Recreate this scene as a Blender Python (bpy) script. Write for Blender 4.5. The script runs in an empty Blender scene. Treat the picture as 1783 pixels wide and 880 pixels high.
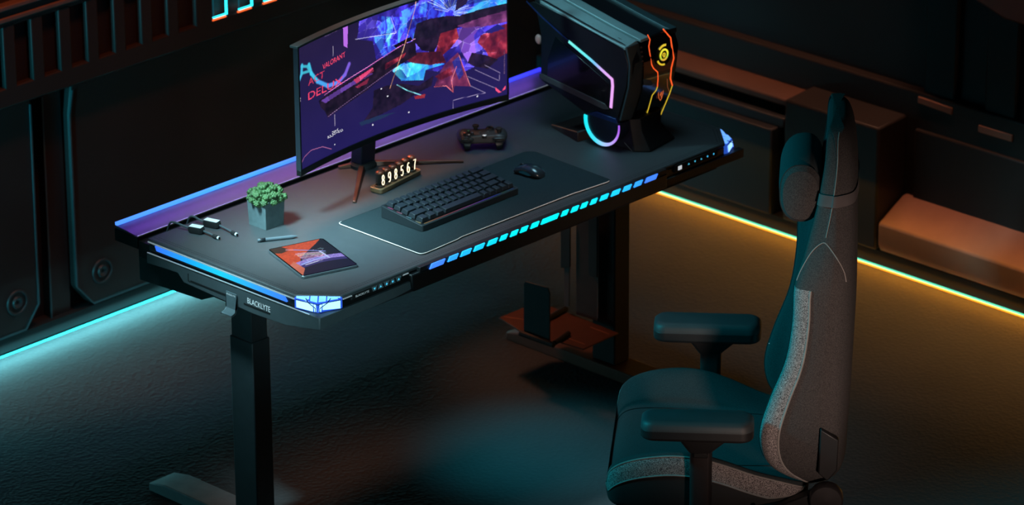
import bpy, bmesh, math, random
import numpy as np
from mathutils import Vector, Matrix
random.seed(7)
PI = math.pi
SC = bpy.context.scene
COL = SC.collection
T = 0.767                      # height of the desk top

# ---------------------------------------------------------------- survey: where a point of the photo lies on a real surface
class Survey:
    def __init__(s, f, pitch, yaw, roll, dist, tgt, tpx):
        s.f = f
        h = np.array([math.cos(yaw), math.sin(yaw), 0]); r = np.array([math.sin(yaw), -math.cos(yaw), 0]); z = np.array([0, 0, 1.])
        fw = h*math.cos(pitch) - z*math.sin(pitch); up = h*math.sin(pitch) + z*math.cos(pitch)
        s.r = r*math.cos(roll) + up*math.sin(roll); s.u = -r*math.sin(roll) + up*math.cos(roll); s.fw = fw
        s.C = np.zeros(3); s.C = np.array(tgt) - s.ray(*tpx)*dist
    def ray(s, x, y): return s.fw + s.r*(x-891.5)/s.f - s.u*(y-440)/s.f
    def on(s, x, y, ax, val):
        d = s.ray(x, y); p = s.C + d*((val - s.C[ax])/d[ax]); return Vector([float(q) for q in p])
SV = Survey(7370, .3934246, .7688127, -.0068128, 10.2, (0, 0, T), (513, 514.5))
def onx(x, y, X): return SV.on(x, y, 0, X)
def ony(x, y, Y): return SV.on(x, y, 1, Y)
def onz(x, y, Z=T): return SV.on(x, y, 2, Z)

# ---------------------------------------------------------------- materials
def lin(c):
    return tuple((v/255/12.92 if v/255 <= .04045 else ((v/255+.055)/1.055)**2.4) for v in c)
MATS = {}
def mat(name, rgb, rough=.5, metal=0., emit=0., ergb=None, bump=0., bscale=400., vary=.12, vscale=30., alpha=1., trans=0., coat=0., spec=.5):
    if name in MATS: return MATS[name]
    m = bpy.data.materials.new(name); m.use_nodes = True
    nt = m.node_tree; b = nt.nodes['Principled BSDF']; L = nt.links
    c = lin(rgb)
    tc = nt.nodes.new('ShaderNodeTexCoord')
    if vary > 0 and emit == 0:
        n = nt.nodes.new('ShaderNodeTexNoise'); n.inputs['Scale'].default_value = vscale; n.inputs['Detail'].default_value = 4
        L.new(tc.outputs['Object'], n.inputs['Vector'])
        rp = nt.nodes.new('ShaderNodeValToRGB')
        rp.color_ramp.elements[0].position = .3; rp.color_ramp.elements[1].position = .7
        rp.color_ramp.elements[0].color = (*[v*(1-vary) for v in c], 1); rp.color_ramp.elements[1].color = (*[min(1, v*(1+vary)) for v in c], 1)
        L.new(n.outputs['Fac'], rp.inputs['Fac']); L.new(rp.outputs['Color'], b.inputs['Base Color'])
    else:
        b.inputs['Base Color'].default_value = (*c, 1)
    b.inputs['Roughness'].default_value = rough; b.inputs['Metallic'].default_value = metal
    b.inputs['Alpha'].default_value = alpha; b.inputs['Transmission Weight'].default_value = trans
    b.inputs['Coat Weight'].default_value = coat; b.inputs['Specular IOR Level'].default_value = spec
    if emit > 0:
        b.inputs['Emission Color'].default_value = (*lin(ergb or rgb), 1); b.inputs['Emission Strength'].default_value = emit
    if bump > 0:
        n2 = nt.nodes.new('ShaderNodeTexNoise'); n2.inputs['Scale'].default_value = bscale; n2.inputs['Detail'].default_value = 3
        L.new(tc.outputs['Object'], n2.inputs['Vector'])
        bp = nt.nodes.new('ShaderNodeBump'); bp.inputs['Strength'].default_value = bump; bp.inputs['Distance'].default_value = .002
        L.new(n2.outputs['Fac'], bp.inputs['Height']); L.new(bp.outputs['Normal'], b.inputs['Normal'])
    MATS[name] = m
    return m
def speckle(name, dark, light, scale=900., rough=.9):
    """heathered fabric: fine two-tone speckle"""
    m = bpy.data.materials.new(name); m.use_nodes = True; nt = m.node_tree; b = nt.nodes['Principled BSDF']; L = nt.links
    tc = nt.nodes.new('ShaderNodeTexCoord'); n = nt.nodes.new('ShaderNodeTexNoise')
    n.inputs['Scale'].default_value = scale; n.inputs['Detail'].default_value = 2
    rp = nt.nodes.new('ShaderNodeValToRGB'); rp.color_ramp.elements[0].position = .38; rp.color_ramp.elements[1].position = .62
    rp.color_ramp.elements[0].color = (*lin(dark), 1); rp.color_ramp.elements[1].color = (*lin(light), 1)
    L.new(tc.outputs['Object'], n.inputs['Vector']); L.new(n.outputs['Fac'], rp.inputs['Fac']); L.new(rp.outputs['Color'], b.inputs['Base Color'])
    bp = nt.nodes.new('ShaderNodeBump'); bp.inputs['Strength'].default_value = .35; bp.inputs['Distance'].default_value = .002
    L.new(n.outputs['Fac'], bp.inputs['Height']); L.new(bp.outputs['Normal'], b.inputs['Normal'])
    b.inputs['Roughness'].default_value = rough; b.inputs['Specular IOR Level'].default_value = .2
    return m
def gradient_emit(name, axis, stops, strength):
    """emission whose colour runs along an object axis (LED light guide); stops = [(coordinate, rgb)]"""
    m = bpy.data.materials.new(name); m.use_nodes = True; nt = m.node_tree; b = nt.nodes['Principled BSDF']; L = nt.links
    tc = nt.nodes.new('ShaderNodeTexCoord'); sx = nt.nodes.new('ShaderNodeSeparateXYZ'); mr = nt.nodes.new('ShaderNodeMapRange')
    lo, hi = stops[0][0], stops[-1][0]
    mr.inputs['From Min'].default_value = lo; mr.inputs['From Max'].default_value = hi
    rp = nt.nodes.new('ShaderNodeValToRGB'); e = rp.color_ramp.elements
    while len(e) < len(stops): e.new(.5)
    for k, (p, c) in enumerate(stops):
        e[k].position = (p-lo)/(hi-lo); e[k].color = (*lin(c), 1)
    L.new(tc.outputs['Object'], sx.inputs[0]); L.new(sx.outputs[axis], mr.inputs['Value']); L.new(mr.outputs[0], rp.inputs['Fac'])
    L.new(rp.outputs['Color'], b.inputs['Emission Color']); b.inputs['Emission Strength'].default_value = strength
    b.inputs['Base Color'].default_value = (.02, .02, .02, 1)
    return m
def paint_emit(name, strength):
    m = bpy.data.materials.new(name); m.use_nodes = True; nt = m.node_tree; b = nt.nodes['Principled BSDF']
    a = nt.nodes.new('ShaderNodeVertexColor'); a.layer_name = 'picture'
    nt.links.new(a.outputs['Color'], b.inputs['Emission Color']); b.inputs['Emission Strength'].default_value = strength
    b.inputs['Base Color'].default_value = (.004, .004, .005, 1); b.inputs['Roughness'].default_value = .35
    return m

# ---------------------------------------------------------------- mesh building
class MB:
    def __init__(s): s.v = []; s.f = []; s.m = []; s.cur = 0
    def add(s, vs, fs):
        o = len(s.v); s.v += [Vector(p) for p in vs]
        for f in fs: s.f.append([o+i for i in f]); s.m.append(s.cur)
        return s
    def box(s, x0, x1, y0, y1, z0, z1):
        return s.add([(x0,y0,z0),(x1,y0,z0),(x1,y1,z0),(x0,y1,z0),(x0,y0,z1),(x1,y0,z1),(x1,y1,z1),(x0,y1,z1)],
                     [(3,2,1,0),(4,5,6,7),(0,1,5,4),(1,2,6,5),(2,3,7,6),(3,0,4,7)])
    def prism(s, pts, ax, a0, a1):
        """2-D outline (the two remaining axes in order) extruded along axis ax"""
        def P(p, a): q = list(p); q.insert(ax, a); return q
        n = len(pts)
        return s.add([P(p, a0) for p in pts] + [P(p, a1) for p in pts],
                     [list(range(n))[::-1], list(range(n, 2*n))] + [(i, (i+1) % n, n+(i+1) % n, n+i) for i in range(n)])
    def loft(s, rings, cap=True, closed=True):
        n = len(rings[0]); vs = [p for r in rings for p in r]; fs = []
        for k in range(len(rings)-1):
            for i in range(n if closed else n-1):
                j = (i+1) % n; fs.append((k*n+i, k*n+j, (k+1)*n+j, (k+1)*n+i))
        if cap: fs += [list(range(n))[::-1], list(range((len(rings)-1)*n, len(rings)*n))]
        return s.add(vs, fs)
    def lathe(s, prof, c=(0,0,0), n=24, ax=2):
        """profile [(radius, height)] turned about axis ax through c"""
        rings = []
        for r, h in prof:
            ring = []
            for i in range(n):
                a = 2*PI*i/n; q = [r*math.cos(a), r*math.sin(a)]; q.insert(ax, h)
                ring.append(Vector(q)+Vector(c))
            rings.append(ring)
        return s.loft(rings)
    def tube(s, path, r, n=10, closed=False):
        P = [Vector(p) for p in path]; rs = r if isinstance(r, (list, tuple)) else [r]*len(P)
        rings = []; ref = None; N = len(P)
        for i, p in enumerate(P):
            a = P[(i-1) % N] if (closed or i > 0) else p; b = P[(i+1) % N] if (closed or i < N-1) else p
            d = (b-a).normalized()
            if ref is None: ref = Vector((0,0,1)) if abs(d.z) < .9 else Vector((1,0,0))
            x = ref - d*ref.dot(d); x.normalize(); y = d.cross(x); ref = x
            rings.append([p + (x*math.cos(2*PI*k/n) + y*math.sin(2*PI*k/n))*rs[i] for k in range(n)])
        if closed: rings.append(rings[0])
        return s.loft(rings, cap=not closed)
    def strip(s, path, w, th, nrm):
        """flat ribbon along a path lying on a face with normal nrm"""
        P = [Vector(p) for p in path]; nv = Vector(nrm).normalized(); rings = []
        for i, p in enumerate(P):
            d = (P[min(i+1, len(P)-1)] - P[max(i-1, 0)]).normalized(); sd = d.cross(nv).normalized()*w/2
            rings.append([p-sd, p+sd, p+sd+nv*th, p-sd+nv*th])
        return s.loft(rings)
    def quad(s, a, b, c, d): return s.add([a,b,c,d], [(0,1,2,3)])
    def ball(s, c, rx, ry, rz, n=16, m=10):
        rings = [[Vector((c[0]+rx*math.sin(PI*k/m)*math.cos(2*PI*i/n), c[1]+ry*math.sin(PI*k/m)*math.sin(2*PI*i/n), c[2]-rz*math.cos(PI*k/m))) for i in range(n)] for k in range(1, m)]
        return s.loft(rings)
    def xf(s, M, start=0):
        for i in range(start, len(s.v)): s.v[i] = M @ s.v[i]
        return s
def wm(o):
    b = Matrix.Translation(o.location) @ o.rotation_euler.to_matrix().to_4x4()
    return wm(o.parent) @ o.matrix_parent_inverse @ b if o.parent else b
def obj(name, mb, mats, parent=None, bevel=0., seg=2, smooth=True, angle=40, fix=True, label=None, sub=0, w=True):
    me = bpy.data.meshes.new(name)
    me.from_pydata([tuple(p) for p in mb.v], [], mb.f)
    if not isinstance(mats, (list, tuple)): mats = [mats]
    for m in mats: me.materials.append(m)
    if len(mats) > 1: me.polygons.foreach_set('material_index', mb.m)
    if fix:
        bm = bmesh.new(); bm.from_mesh(me); bmesh.ops.recalc_face_normals(bm, faces=bm.faces); bm.to_mesh(me); bm.free()
    if smooth:
        me.polygons.foreach_set('use_smooth', [True]*len(me.polygons))
        try: me.set_sharp_from_angle(angle=math.radians(angle))
        except Exception: pass
    o = bpy.data.objects.new(name, me); COL.objects.link(o)
    if parent is not None:
        o.parent = parent
        if w: o.matrix_parent_inverse = wm(parent).inverted()      # vertices given in room coordinates
    if bevel > 0:
        bv = o.modifiers.new('bevel', 'BEVEL'); bv.width = bevel; bv.segments = seg; bv.limit_method = 'ANGLE'; bv.angle_limit = math.radians(30); bv.harden_normals = False
    if sub:
        sm = o.modifiers.new('sub', 'SUBSURF'); sm.levels = sub; sm.render_levels = sub
    if label: o['label'] = label
    return o
def thing(name, label, cat, group=None, loc=(0,0,0), rz=0.):
    o = bpy.data.objects.new(name, None); COL.objects.link(o); o.empty_display_size = .05
    o.location = loc; o.rotation_euler = (0, 0, rz); o['label'] = label; o['category'] = cat
    if group: o['group'] = group
    return o
def tag(o, label, cat, group=None):
    o['label'] = label; o['category'] = cat
    if group: o['group'] = group
    return o
def struct(name, mb, m, parent=None, **k):
    o = obj(name, mb, m, parent, **k)
    if parent is None: o['kind'] = 'structure'
    return o
def dup(o, parent=None):
    c = o.copy(); COL.objects.link(c)
    if parent is not None: c.parent = parent
    for ch in list(o.children): dup(ch, c)
    return c
_FONT_CACHE = {}
def text_tris(txt):
    """triangles (2-D) of a word, width normalised to 1, baseline at y=0"""
    if txt in _FONT_CACHE: return _FONT_CACHE[txt]
    cu = bpy.data.curves.new('word', 'FONT'); cu.body = txt; cu.size = 1; cu.resolution_u = 3
    o = bpy.data.objects.new('word', cu); COL.objects.link(o)
    dg = bpy.context.evaluated_depsgraph_get(); dg.update()
    me = o.evaluated_get(dg).to_mesh(); me.calc_loop_triangles()
    V = [(v.co.x, v.co.y) for v in me.vertices]; F = [tuple(t.vertices) for t in me.loop_triangles]
    o.evaluated_get(dg).to_mesh_clear(); bpy.data.objects.remove(o); bpy.data.curves.remove(cu)
    x0 = min(v[0] for v in V); x1 = max(v[0] for v in V)
    out = ([((x-x0)/(x1-x0), y/(x1-x0)) for x, y in V], F); _FONT_CACHE[txt] = out
    return out
def word(mb, txt, org, right, up, w, h=None):
    """flat lettering on a face: org = lower left, right/up unit vectors, w = width, h = cap height"""
    V, F = text_tris(txt); ymax = max(v[1] for v in V)
    sy = w if h is None else h/ymax
    R = Vector(right); U = Vector(up); O = Vector(org)
    return mb.add([O + R*(x*w) + U*(y*sy) for x, y in V], F)
def crom(P, n, closed=False):
    """Catmull-Rom resample of a list of tuples"""
    P = [np.array(p, float) for p in P]; N = len(P); out = []
    segs = N if closed else N-1
    for i in range(segs):
        if closed: a, b, c, d = P[(i-1) % N], P[i], P[(i+1) % N], P[(i+2) % N]
        else: a, b, c, d = P[max(i-1, 0)], P[i], P[i+1], P[min(i+2, N-1)]
        for k in range(n):
            t = k/n
            out.append(.5*((2*b) + (-a+c)*t + (2*a-5*b+4*c-d)*t*t + (-a+3*b-3*c+d)*t**3))
    if not closed: out.append(P[-1])
    return out
def rrect(x0, x1, y0, y1, r, n=5):
    out = []
    for cx, cy, a0 in ((x1-r, y1-r, 0), (x0+r, y1-r, PI/2), (x0+r, y0+r, PI), (x1-r, y0+r, 1.5*PI)):
        for k in range(n+1):
            a = a0 + PI/2*k/n; out.append((cx+r*math.cos(a), cy+r*math.sin(a)))
    return out
# ================================================================ the room
M_floor = bpy.data.materials.new('woven_floor'); M_floor.use_nodes = True
def _floor():
    nt = M_floor.node_tree; b = nt.nodes['Principled BSDF']; L = nt.links
    tc = nt.nodes.new('ShaderNodeTexCoord')
    mp = nt.nodes.new('ShaderNodeMapping'); mp.inputs['Rotation'].default_value = (0, 0, .3); mp.inputs['Scale'].default_value = (1, 1, 1)
    v = nt.nodes.new('ShaderNodeTexVoronoi'); v.inputs['Scale'].default_value = 85
    n = nt.nodes.new('ShaderNodeTexNoise'); n.inputs['Scale'].default_value = 3
    rp = nt.nodes.new('ShaderNodeValToRGB')
    rp.color_ramp.elements[0].color = (*lin((62, 66, 68)), 1); rp.color_ramp.elements[1].color = (*lin((80, 83, 84)), 1)
    L.new(tc.outputs['Object'], mp.inputs[0]); L.new(mp.outputs[0], v.inputs['Vector']); L.new(tc.outputs['Object'], n.inputs['Vector'])
    L.new(n.outputs['Fac'], rp.inputs['Fac']); L.new(rp.outputs['Color'], b.inputs['Base Color'])
    bp = nt.nodes.new('ShaderNodeBump'); bp.inputs['Strength'].default_value = .55; bp.inputs['Distance'].default_value = .003
    L.new(v.outputs['Distance'], bp.inputs['Height']); L.new(bp.outputs['Normal'], b.inputs['Normal'])
    b.inputs['Roughness'].default_value = .75; b.inputs['Specular IOR Level'].default_value = .25
_floor()
M_wall = mat('dark_wall_panel', (34, 28, 27), .55, .0, vary=.2, vscale=4, bump=.1, bscale=60)
M_wall2 = mat('blue_black_wall', (28, 32, 38), .55, .0, vary=.2, vscale=4)
M_step = mat('warm_lit_wall_step', (150, 108, 90), .5, .0, vary=.15, vscale=8)  # warm light on the wall steps put into their colour
M_black = mat('matte_black', (10, 10, 11), .7)
M_skirt = mat('black_baseboard', (7, 7, 8), .8)

struct('floor', MB().box(-3.2, 3.0, -4.2, 2.2, -.05, 0), M_floor, smooth=False)

# ---- left wall (runs along the desk)
YW = 1.60
wl = MB()
wl.box(-3.2, 3.0, YW+.05, YW+.15, 0, 2.4)
w_left = struct('wall_left', wl, M_wall, smooth=False)
# lower panels, chamfered at the foot
A = MB().prism([(-1.6, .053), (.456, .053), (.506, .116), (.518, .74), (-1.6, .74)], 1, YW, YW+.06)
struct('wall_panel', A, M_wall, w_left, bevel=.006)
Bp = MB().prism([(.703, .055), (2.66, .055), (2.66, .74), (.665, .74), (.648, .64), (.644, .125)], 1, YW, YW+.06)
struct('wall_panel', Bp, M_wall, w_left, bevel=.006)
struct('wall_post', MB().prism([(.565, .01), (.64, .01), (.64, .74), (.574, .74)], 1, YW+.02, YW+.06), M_wall, w_left, bevel=.004)
for (x, z) in ((.431, .144), (.743, .144)):
    b = MB().lathe([(.0, YW+.004), (.012, YW-.006), (.016, YW-.006), (.02, YW+.003), (.028, YW+.003), (.031, YW-.004), (.036, YW-.004), (.04, YW+.006)], (x, 0, z), 36, 1)
    struct('wall_boss', b, mat('boss_metal', (54, 60, 62), .45, .3), w_left)
M_edgehi = mat('teal_edge_highlight', (66, 98, 104), .4, .3, vary=.1)  # edge highlights of the panels, painted as raised strips
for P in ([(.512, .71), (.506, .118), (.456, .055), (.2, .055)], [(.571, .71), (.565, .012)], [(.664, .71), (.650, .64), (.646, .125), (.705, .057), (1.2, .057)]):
    struct('panel_edge', MB().strip([(x, YW-(.001 if P[0][0] != .571 else -.019), z) for x, z in P], .005, .003, (0, -1, 0)), M_edgehi, w_left)
# upper beam with a row of upright slots
bm_ = MB()
YB = YW-.045
bm_.box(-3.2, 2.66, YB, YW+.06, .742, .797)
bm_.box(-3.2, 2.66, YB, YW+.06, .97, 1.02)
bm_.box(-3.2, 2.66, YB+.022, YW+.06, .79, .98)
edges = [.495-.098*k for k in range(12)][::-1] + [.593, .691, .789, .887, .985]
for e in edges: bm_.box(e, e+.042, YB, YB+.03, .79, .98)
bm_.box(1.09, 1.155, YB, YB+.03, .79, .98); bm_.box(1.45, 2.66, YB, YB+.03, .79, .98)
bm_.prism([(YB, .742), (YB+.06, .715), (YW+.06, .715), (YW+.06, .742)], 0, -3.2, 2.66)
struct('trim_1', bm_, M_wall, bevel=.004)
tl_ = MB()
tl_.box(-3.2, 2.66, YB-.008, YB+.02, .985, 1.0); tl_.box(-3.2, 2.66, YB-.012, YB+.02, 1.02, 1.035)
struct('trim_2', tl_, mat('warm_grey_rail', (96, 78, 72), .45, vary=.1), bevel=.004)
# lit outlines in the beam
M_neonc = mat('cyan_neon', (60, 225, 240), emit=3.0, ergb=(40, 215, 235)); M_neono = mat('orange_neon', (230, 90, 40), emit=2.0, ergb=(235, 90, 40))
names = ('glowing cyan and orange outline in the wall beam, leftmost of the row of three', 'glowing cyan and orange outline in the wall beam, middle of the row of three', 'small lit corner of an outline in the wall beam, rightmost of the row of three')
for k, xe in enumerate((1.206, 1.304, 1.402)):
    t = thing('wall_light_frame', names[k], 'wall light', 'lit outlines on the left wall beam', (xe, YB, .797))
    obj('light_tube', MB().box(xe-.0015, xe+.003, YB-.001, YB+.004, .806, .985), M_neonc, t)
    obj('light_tube', MB().box(xe-.05, xe+.003, YB-.001, YB+.004, .803, .8065), M_neonc, t)
    obj('warm_light_tube', MB().box(xe-.054, xe-.002, YB-.001, YB+.004, .7965, .800), M_neono, t)
    obj('light_tube', MB().box(xe-.05, xe-.048, YB-.001, YB+.003, .808, .985), mat('dim_cyan', (20, 70, 80), emit=.6, ergb=(20, 80, 90)), t)
struct('baseboard_left', MB().box(-3.2, 2.6, YW+.0, YW+.06, .008, .05), M_skirt, smooth=False)
# ---- right wall (runs back to front, past the chair)
XW = 2.52
wr = MB().box(2.68, 2.8, -4.2, 1.75, 0, 2.4)
w_right = struct('wall_right', wr, M_wall2, smooth=False)
struct('wall_base', MB().box(2.645, 2.69, -4.2, 1.6, .0, .52), M_wall, w_right, bevel=.006)
# low block beside the desk: stepped face
p_b1 = onx(1177, 93, 2.62).z; p_b2 = onx(1177, 115, 2.575).z; p_c = onx(1175, 147, 2.555).z; p_d = onx(1167, 170, 2.52).z
yb = onx(1405, 162, 2.62).y; yd = onx(1343, 228, 2.52).y
def slabx(prof, y0, y1): return MB().prism(prof, 1, y0, y1)
struct('wall_step', MB().prism([(2.62, p_b1), (2.575, p_b2), (2.575, p_b2-.02), (2.66, p_b2-.02), (2.66, p_b1)], 1, yb, 1.6), mat('dim_warm_lit_step', (92, 60, 46), .55, vary=.12, vscale=8), w_right, bevel=.004)  # orange light on the sloping plate put into its colour
struct('wall_step', MB().prism([(2.555, p_c), (2.55, p_c-.03), (2.66, p_c-.03), (2.66, p_c)], 1, yb+.03, 1.6), M_wall2, w_right, bevel=.004)
struct('wall_step', MB().prism([(2.52, p_d), (2.52, .052), (2.66, .052), (2.66, p_d)], 1, yd, 1.6), M_wall2, w_right, bevel=.005)
# block in the middle, open recess, block behind the chair
y_e0, y_e1 = .239, .559
struct('wall_block', MB().prism([(2.52, .052), (2.52, .431), (2.66, .440), (2.66, .052)], 1, y_e0, y_e1+.035), M_wall, w_right, bevel=.007)
f1 = onx(1592, 224, 2.635); f2 = onx(1716, 265, 2.635)
struct('wall_block', MB().prism([(2.635, .1), (2.635, f1.z), (2.66, f1.z), (2.66, .1)], 1, -1.9, f1.y), M_wall, w_right, bevel=.006)
g1 = onx(1590, 345, 2.63); g0 = onx(1527, 388, 2.52); g2 = onx(1783, 475, 2.52)
struct('wall_step', MB().prism([(2.52, g0.z), (2.63, g1.z), (2.66, g1.z), (2.66, .052), (2.53, .052), (2.52, .075)], 1, -1.9, g0.y-.004), M_step, w_right, bevel=.006, label='sloping wall step with painted warm light behind the chair')
# long ledge and the raised panels above it
a1 = onx(1177, 71, 2.66)
struct('trim_3', MB().prism([(2.655, a1.z), (2.655, a1.z-.03), (2.685, a1.z-.03), (2.685, a1.z)], 1, onx(1690, 232, 2.655).y, 1.6), mat('warm_lit_ledge', (84, 64, 58), .5, vary=.1), bevel=.006)  # the ledge's edge highlight is put into its warm colour
for (pa, pb) in (((1607, 165), (1663, 185)), ((1712, 215), (1768, 232))):
    q0 = onx(*pa, 2.66); q1 = onx(*pb, 2.66)
    struct('wall_panel', MB().prism([(q0.y, q0.z), (q1.y, q1.z), (q1.y-.005, 2.2), (q0.y, 2.2)], 0, 2.66, 2.7), M_wall2, w_right, bevel=.008)
    struct('wall_lip', MB().prism([(q0.y+.004, q0.z), (q1.y-.004, q1.z), (q1.y-.004, q1.z-.022), (q0.y+.004, q0.z-.022)], 0, 2.64, 2.7), M_step, w_right, bevel=.003)  # lip carries the panel foot's orange edge highlight in its colour
j0 = onx(1695, 0, 2.60); j1 = onx(1783, 40, 2.60)
struct('trim_4', MB().prism([(j0.y+.3, j0.z+.06), (j0.y, j0.z), ((j0.y+j1.y)/2-.02, (j0.z+j1.z)/2-.02), (j1.y-1.2, j1.z-.03), (j1.y-1.2, j1.z+.3), (j0.y+.3, j0.z+.3)], 0, 2.60, 2.7), mat('warm_lit_ledge', (84, 64, 58), .5), bevel=.008)
struct('baseboard_right', MB().box(XW+.012, 2.66, -4.2, 1.59, .006, .05), M_skirt, smooth=False)
# ---- LED strips at the foot of both walls
s1 = obj('led_strip', MB().box(-3.2, 2.5, YW-.008, YW-.004, .001, .004), mat('cyan_led', (70, 225, 235), emit=4.2, ergb=(30, 215, 235)), smooth=False)
tag(s1, 'cyan light strip along the floor at the foot of the left wall', 'light strip', 'light strips along the foot of the walls')
s2 = thing('led_strip', 'amber light strip with a painted cyan fringe at the foot of the right wall', 'light strip', 'light strips along the foot of the walls', (XW, 0, 0))
obj('light_tube', MB().box(XW-.004, XW+.001, -4.2, 1.56, .001, .004), mat('amber_led', (255, 180, 60), emit=1.3, ergb=(255, 160, 40)), s2, smooth=False)
obj('colour_fringe', MB().box(XW+.001, XW+.006, -4.2, 1.56, .002, .008), mat('cyan_fringe', (60, 210, 200), emit=1.1, ergb=(60, 215, 210)), s2, smooth=False, label='painted cyan colour fringe of the strip')  # lens colour fringe along the strip, built as a glowing edge

# ================================================================ the desk
M_leather = mat('grey_leather', (64, 66, 68), .42, vary=.08, vscale=60, bump=.35, bscale=700)
M_thread = mat('dark_thread', (22, 26, 28), .8)
M_steel = mat('powder_coated_steel', (74, 82, 85), .5, .2, vary=.06, bump=.08, bscale=900)
M_fascia = mat('gloss_black_plastic', (15, 16, 17), .35, vary=.05)
M_white = mat('white_print', (215, 220, 222), .5, emit=.25, ergb=(210, 218, 222))
M_edge = mat('painted_edge_glint', (205, 212, 215), .25, .6, emit=.22, ergb=(200, 215, 220))
desk = thing('gaming_desk', 'large dark standing desk with light strips and glowing corners against the left wall', 'desk', None, (.776, .25, 0))
OUT = [(0, .532), (0, 0), (.077, -.085), (1.475, -.085), (1.552, 0), (1.552, .532)]
top = obj('desk_surface', MB().prism(OUT, 2, T-.01, T), M_leather, desk, bevel=.003, label='leather top')
# double row of stitches just inside the edge (pattern, one mesh)
def inset(P, d):
    out = []
    n = len(P)
    for i in range(n):
        a, b, c = Vector(P[i-1]), Vector(P[i]), Vector(P[(i+1) % n])
        d1 = (b-a).normalized(); d2 = (c-b).normalized()
        n1 = Vector((-d1.y, d1.x)); n2 = Vector((-d2.y, d2.x))
        k = (n1+n2).normalized(); out.append(b + k*d/max(.3, k.dot(n1)))
    return out
st = MB()
for d in (.012, .020):
    P = inset(OUT, d)
    for i in range(len(P)):
        a, b = P[i], P[(i+1) % len(P)]
        if i == len(P)-1: continue
        L_ = (b-a).length; n = int(L_/.0075); u = (b-a)/L_; s_ = Vector((-u.y, u.x))*.0007
        for k in range(n):
            p = a+u*(k*.0075); q = p+u*.0048
            st.add([(p.x+s_.x, p.y+s_.y, T+.0004), (p.x-s_.x, p.y-s_.y, T+.0004), (q.x-s_.x, q.y-s_.y, T+.0004), (q.x+s_.x, q.y+s_.y, T+.0004)], [(0,1,2,3)])
obj('stitching', st, M_thread, top, smooth=False)
# glowing painted highlight under the leather on the left, chamfer and front left
pp = MB(); e_ = T-.0105
pp.strip([(0-.0015, .53, e_), (-.0015, 0, e_)], .003, .0025, (0,0,1)); pp.strip([(.078, -.0865, e_), (.30, -.0865, e_)], .003, .0018, (0,0,1))
obj('edge_highlight', pp, M_edge, desk, label='painted edge highlight under the leather')
# apron below the top
obj('apron', MB().prism([(.002, .53), (.002, .001), (.078, -.083), (1.474, -.083), (1.55, .001), (1.55, .53)], 2, T-.034, T-.0115), M_fascia, desk, bevel=.002)
obj('frame', MB().prism([(.02, .50), (.02, .0), (.085, -.065), (1.465, -.065), (1.53, .01), (1.53, .50)], 2, T-.075, T-.035), M_black, desk)
# light strip on the left end
ls = MB().prism([(.503, .7545), (.497, .7425), (.026, .7425), (.036, .7545)], 0, -.0035, .002)
obj('side_light_strip', ls, gradient_emit('side_led', 1, [(.02, (50, 120, 255)), (.12, (40, 150, 255)), (.26, (0, 200, 240)), (.38, (10, 160, 255)), (.5, (50, 110, 250))], 1.15), desk, label='blue to cyan light strip on the left end')
# lower rail, left end then front left
rl = MB().prism([(.534, .728), (.534, .700), (.42, .706), (.398, .686), (.15, .676), (.03, .680), (-.088, .703), (-.088, .733)], 0, -.004, .02)
obj('side_rail', rl, M_steel, desk, bevel=.0015)
obj('edge_highlight', MB().strip([(-.005, .53, .7292), (-.005, -.055, .7332)], .0022, .002, (0,0,1)), M_edge, desk)
obj('front_rail', MB().prism([(-.003, .733), (-.003, .703), (.25, .708), (.33, .716), (.33, .735)], 1, -.09, -.07), M_steel, desk, bevel=.0015)
sl = MB()
sl.prism([(.372, .7005), (.372, .6965), (.228, .6955), (.228, .7005)], 0, -.0052, -.003)
sl.prism([(.178, .6965), (.178, .6925), (.085, .6925), (.085, .6965)], 0, -.0052, -.003)
sl.prism([(.379, .716), (.381, .716), (.381, .696), (.374, .694), (.374, .696), (.379, .698)], 0, -.0052, -.003)
obj('rail_slots', sl, M_black, desk)
obj('lettering', word(MB(), 'BLACKLYTE', (-.0055, .164, .7005), (0, -1, -.02), (0, 0, 1), .081, .0145), M_white, desk, smooth=False, label='white brand lettering on the side rail')
# rear cable tray seen under the left end
ct = MB()
q = [onx(*p, .035) for p in ((240, 428), (243, 488), (305, 508), (350, 523), (371, 518), (420, 538), (420, 500))]
ct.prism([(v.y, v.z) for v in q], 0, .035, 1.50)
obj('cable_tray', ct, mat('dark_steel', (36, 42, 45), .55, .2, vary=.06), desk, bevel=.003)
# centre bar in front with the row of light segments
cb = MB().prism([(.30, .7545), (.306, .7075), (1.235, .7125), (1.235, .7545)], 1, -.0975, -.06)
obj('front_bar', cb, M_fascia, desk, bevel=.004)
segs = [(742,770),(772,792),(793,814),(815,836),(838,858),(859,875),(877,893),(894,910),(912,929),(930,963),(965,980),(982,998),(999,1014),(1016,1031),(1033,1051),(1053,1072),(1074,1092),(1094,1112),(1114,1139)]
def px2x(p): return .363 + (p-744)/(1139-744)*(1.197-.363)
def mix(a, b, t): return tuple(a[i]+(b[i]-a[i])*t for i in range(3))
for a, b in segs:
    x0, x1 = px2x(a+1), px2x(b-1); d = min(1, abs((x0+x1)/2-.78)/.42)
    c = mix((0, 235, 250), (75, 110, 255), d**2.2)
    z1 = .7645; z0 = .7525
    m = mat('front_led_%d' % int(d*100), c, emit=1.15, ergb=c)
    obj('light_segment', MB().prism([(x0, z0), (x1-.008, z0), (x1, z1), (x0+.008, z1)], 1, -.1005, -.085), m, desk, smooth=False)
obj('front_lip', MB().prism([(-.097, .7655), (-.097, .7535), (-.085, .7515), (-.08, .7655)], 0, .33, 1.235), mat('dark_lip', (22, 24, 26), .45), desk, bevel=.001)
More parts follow.
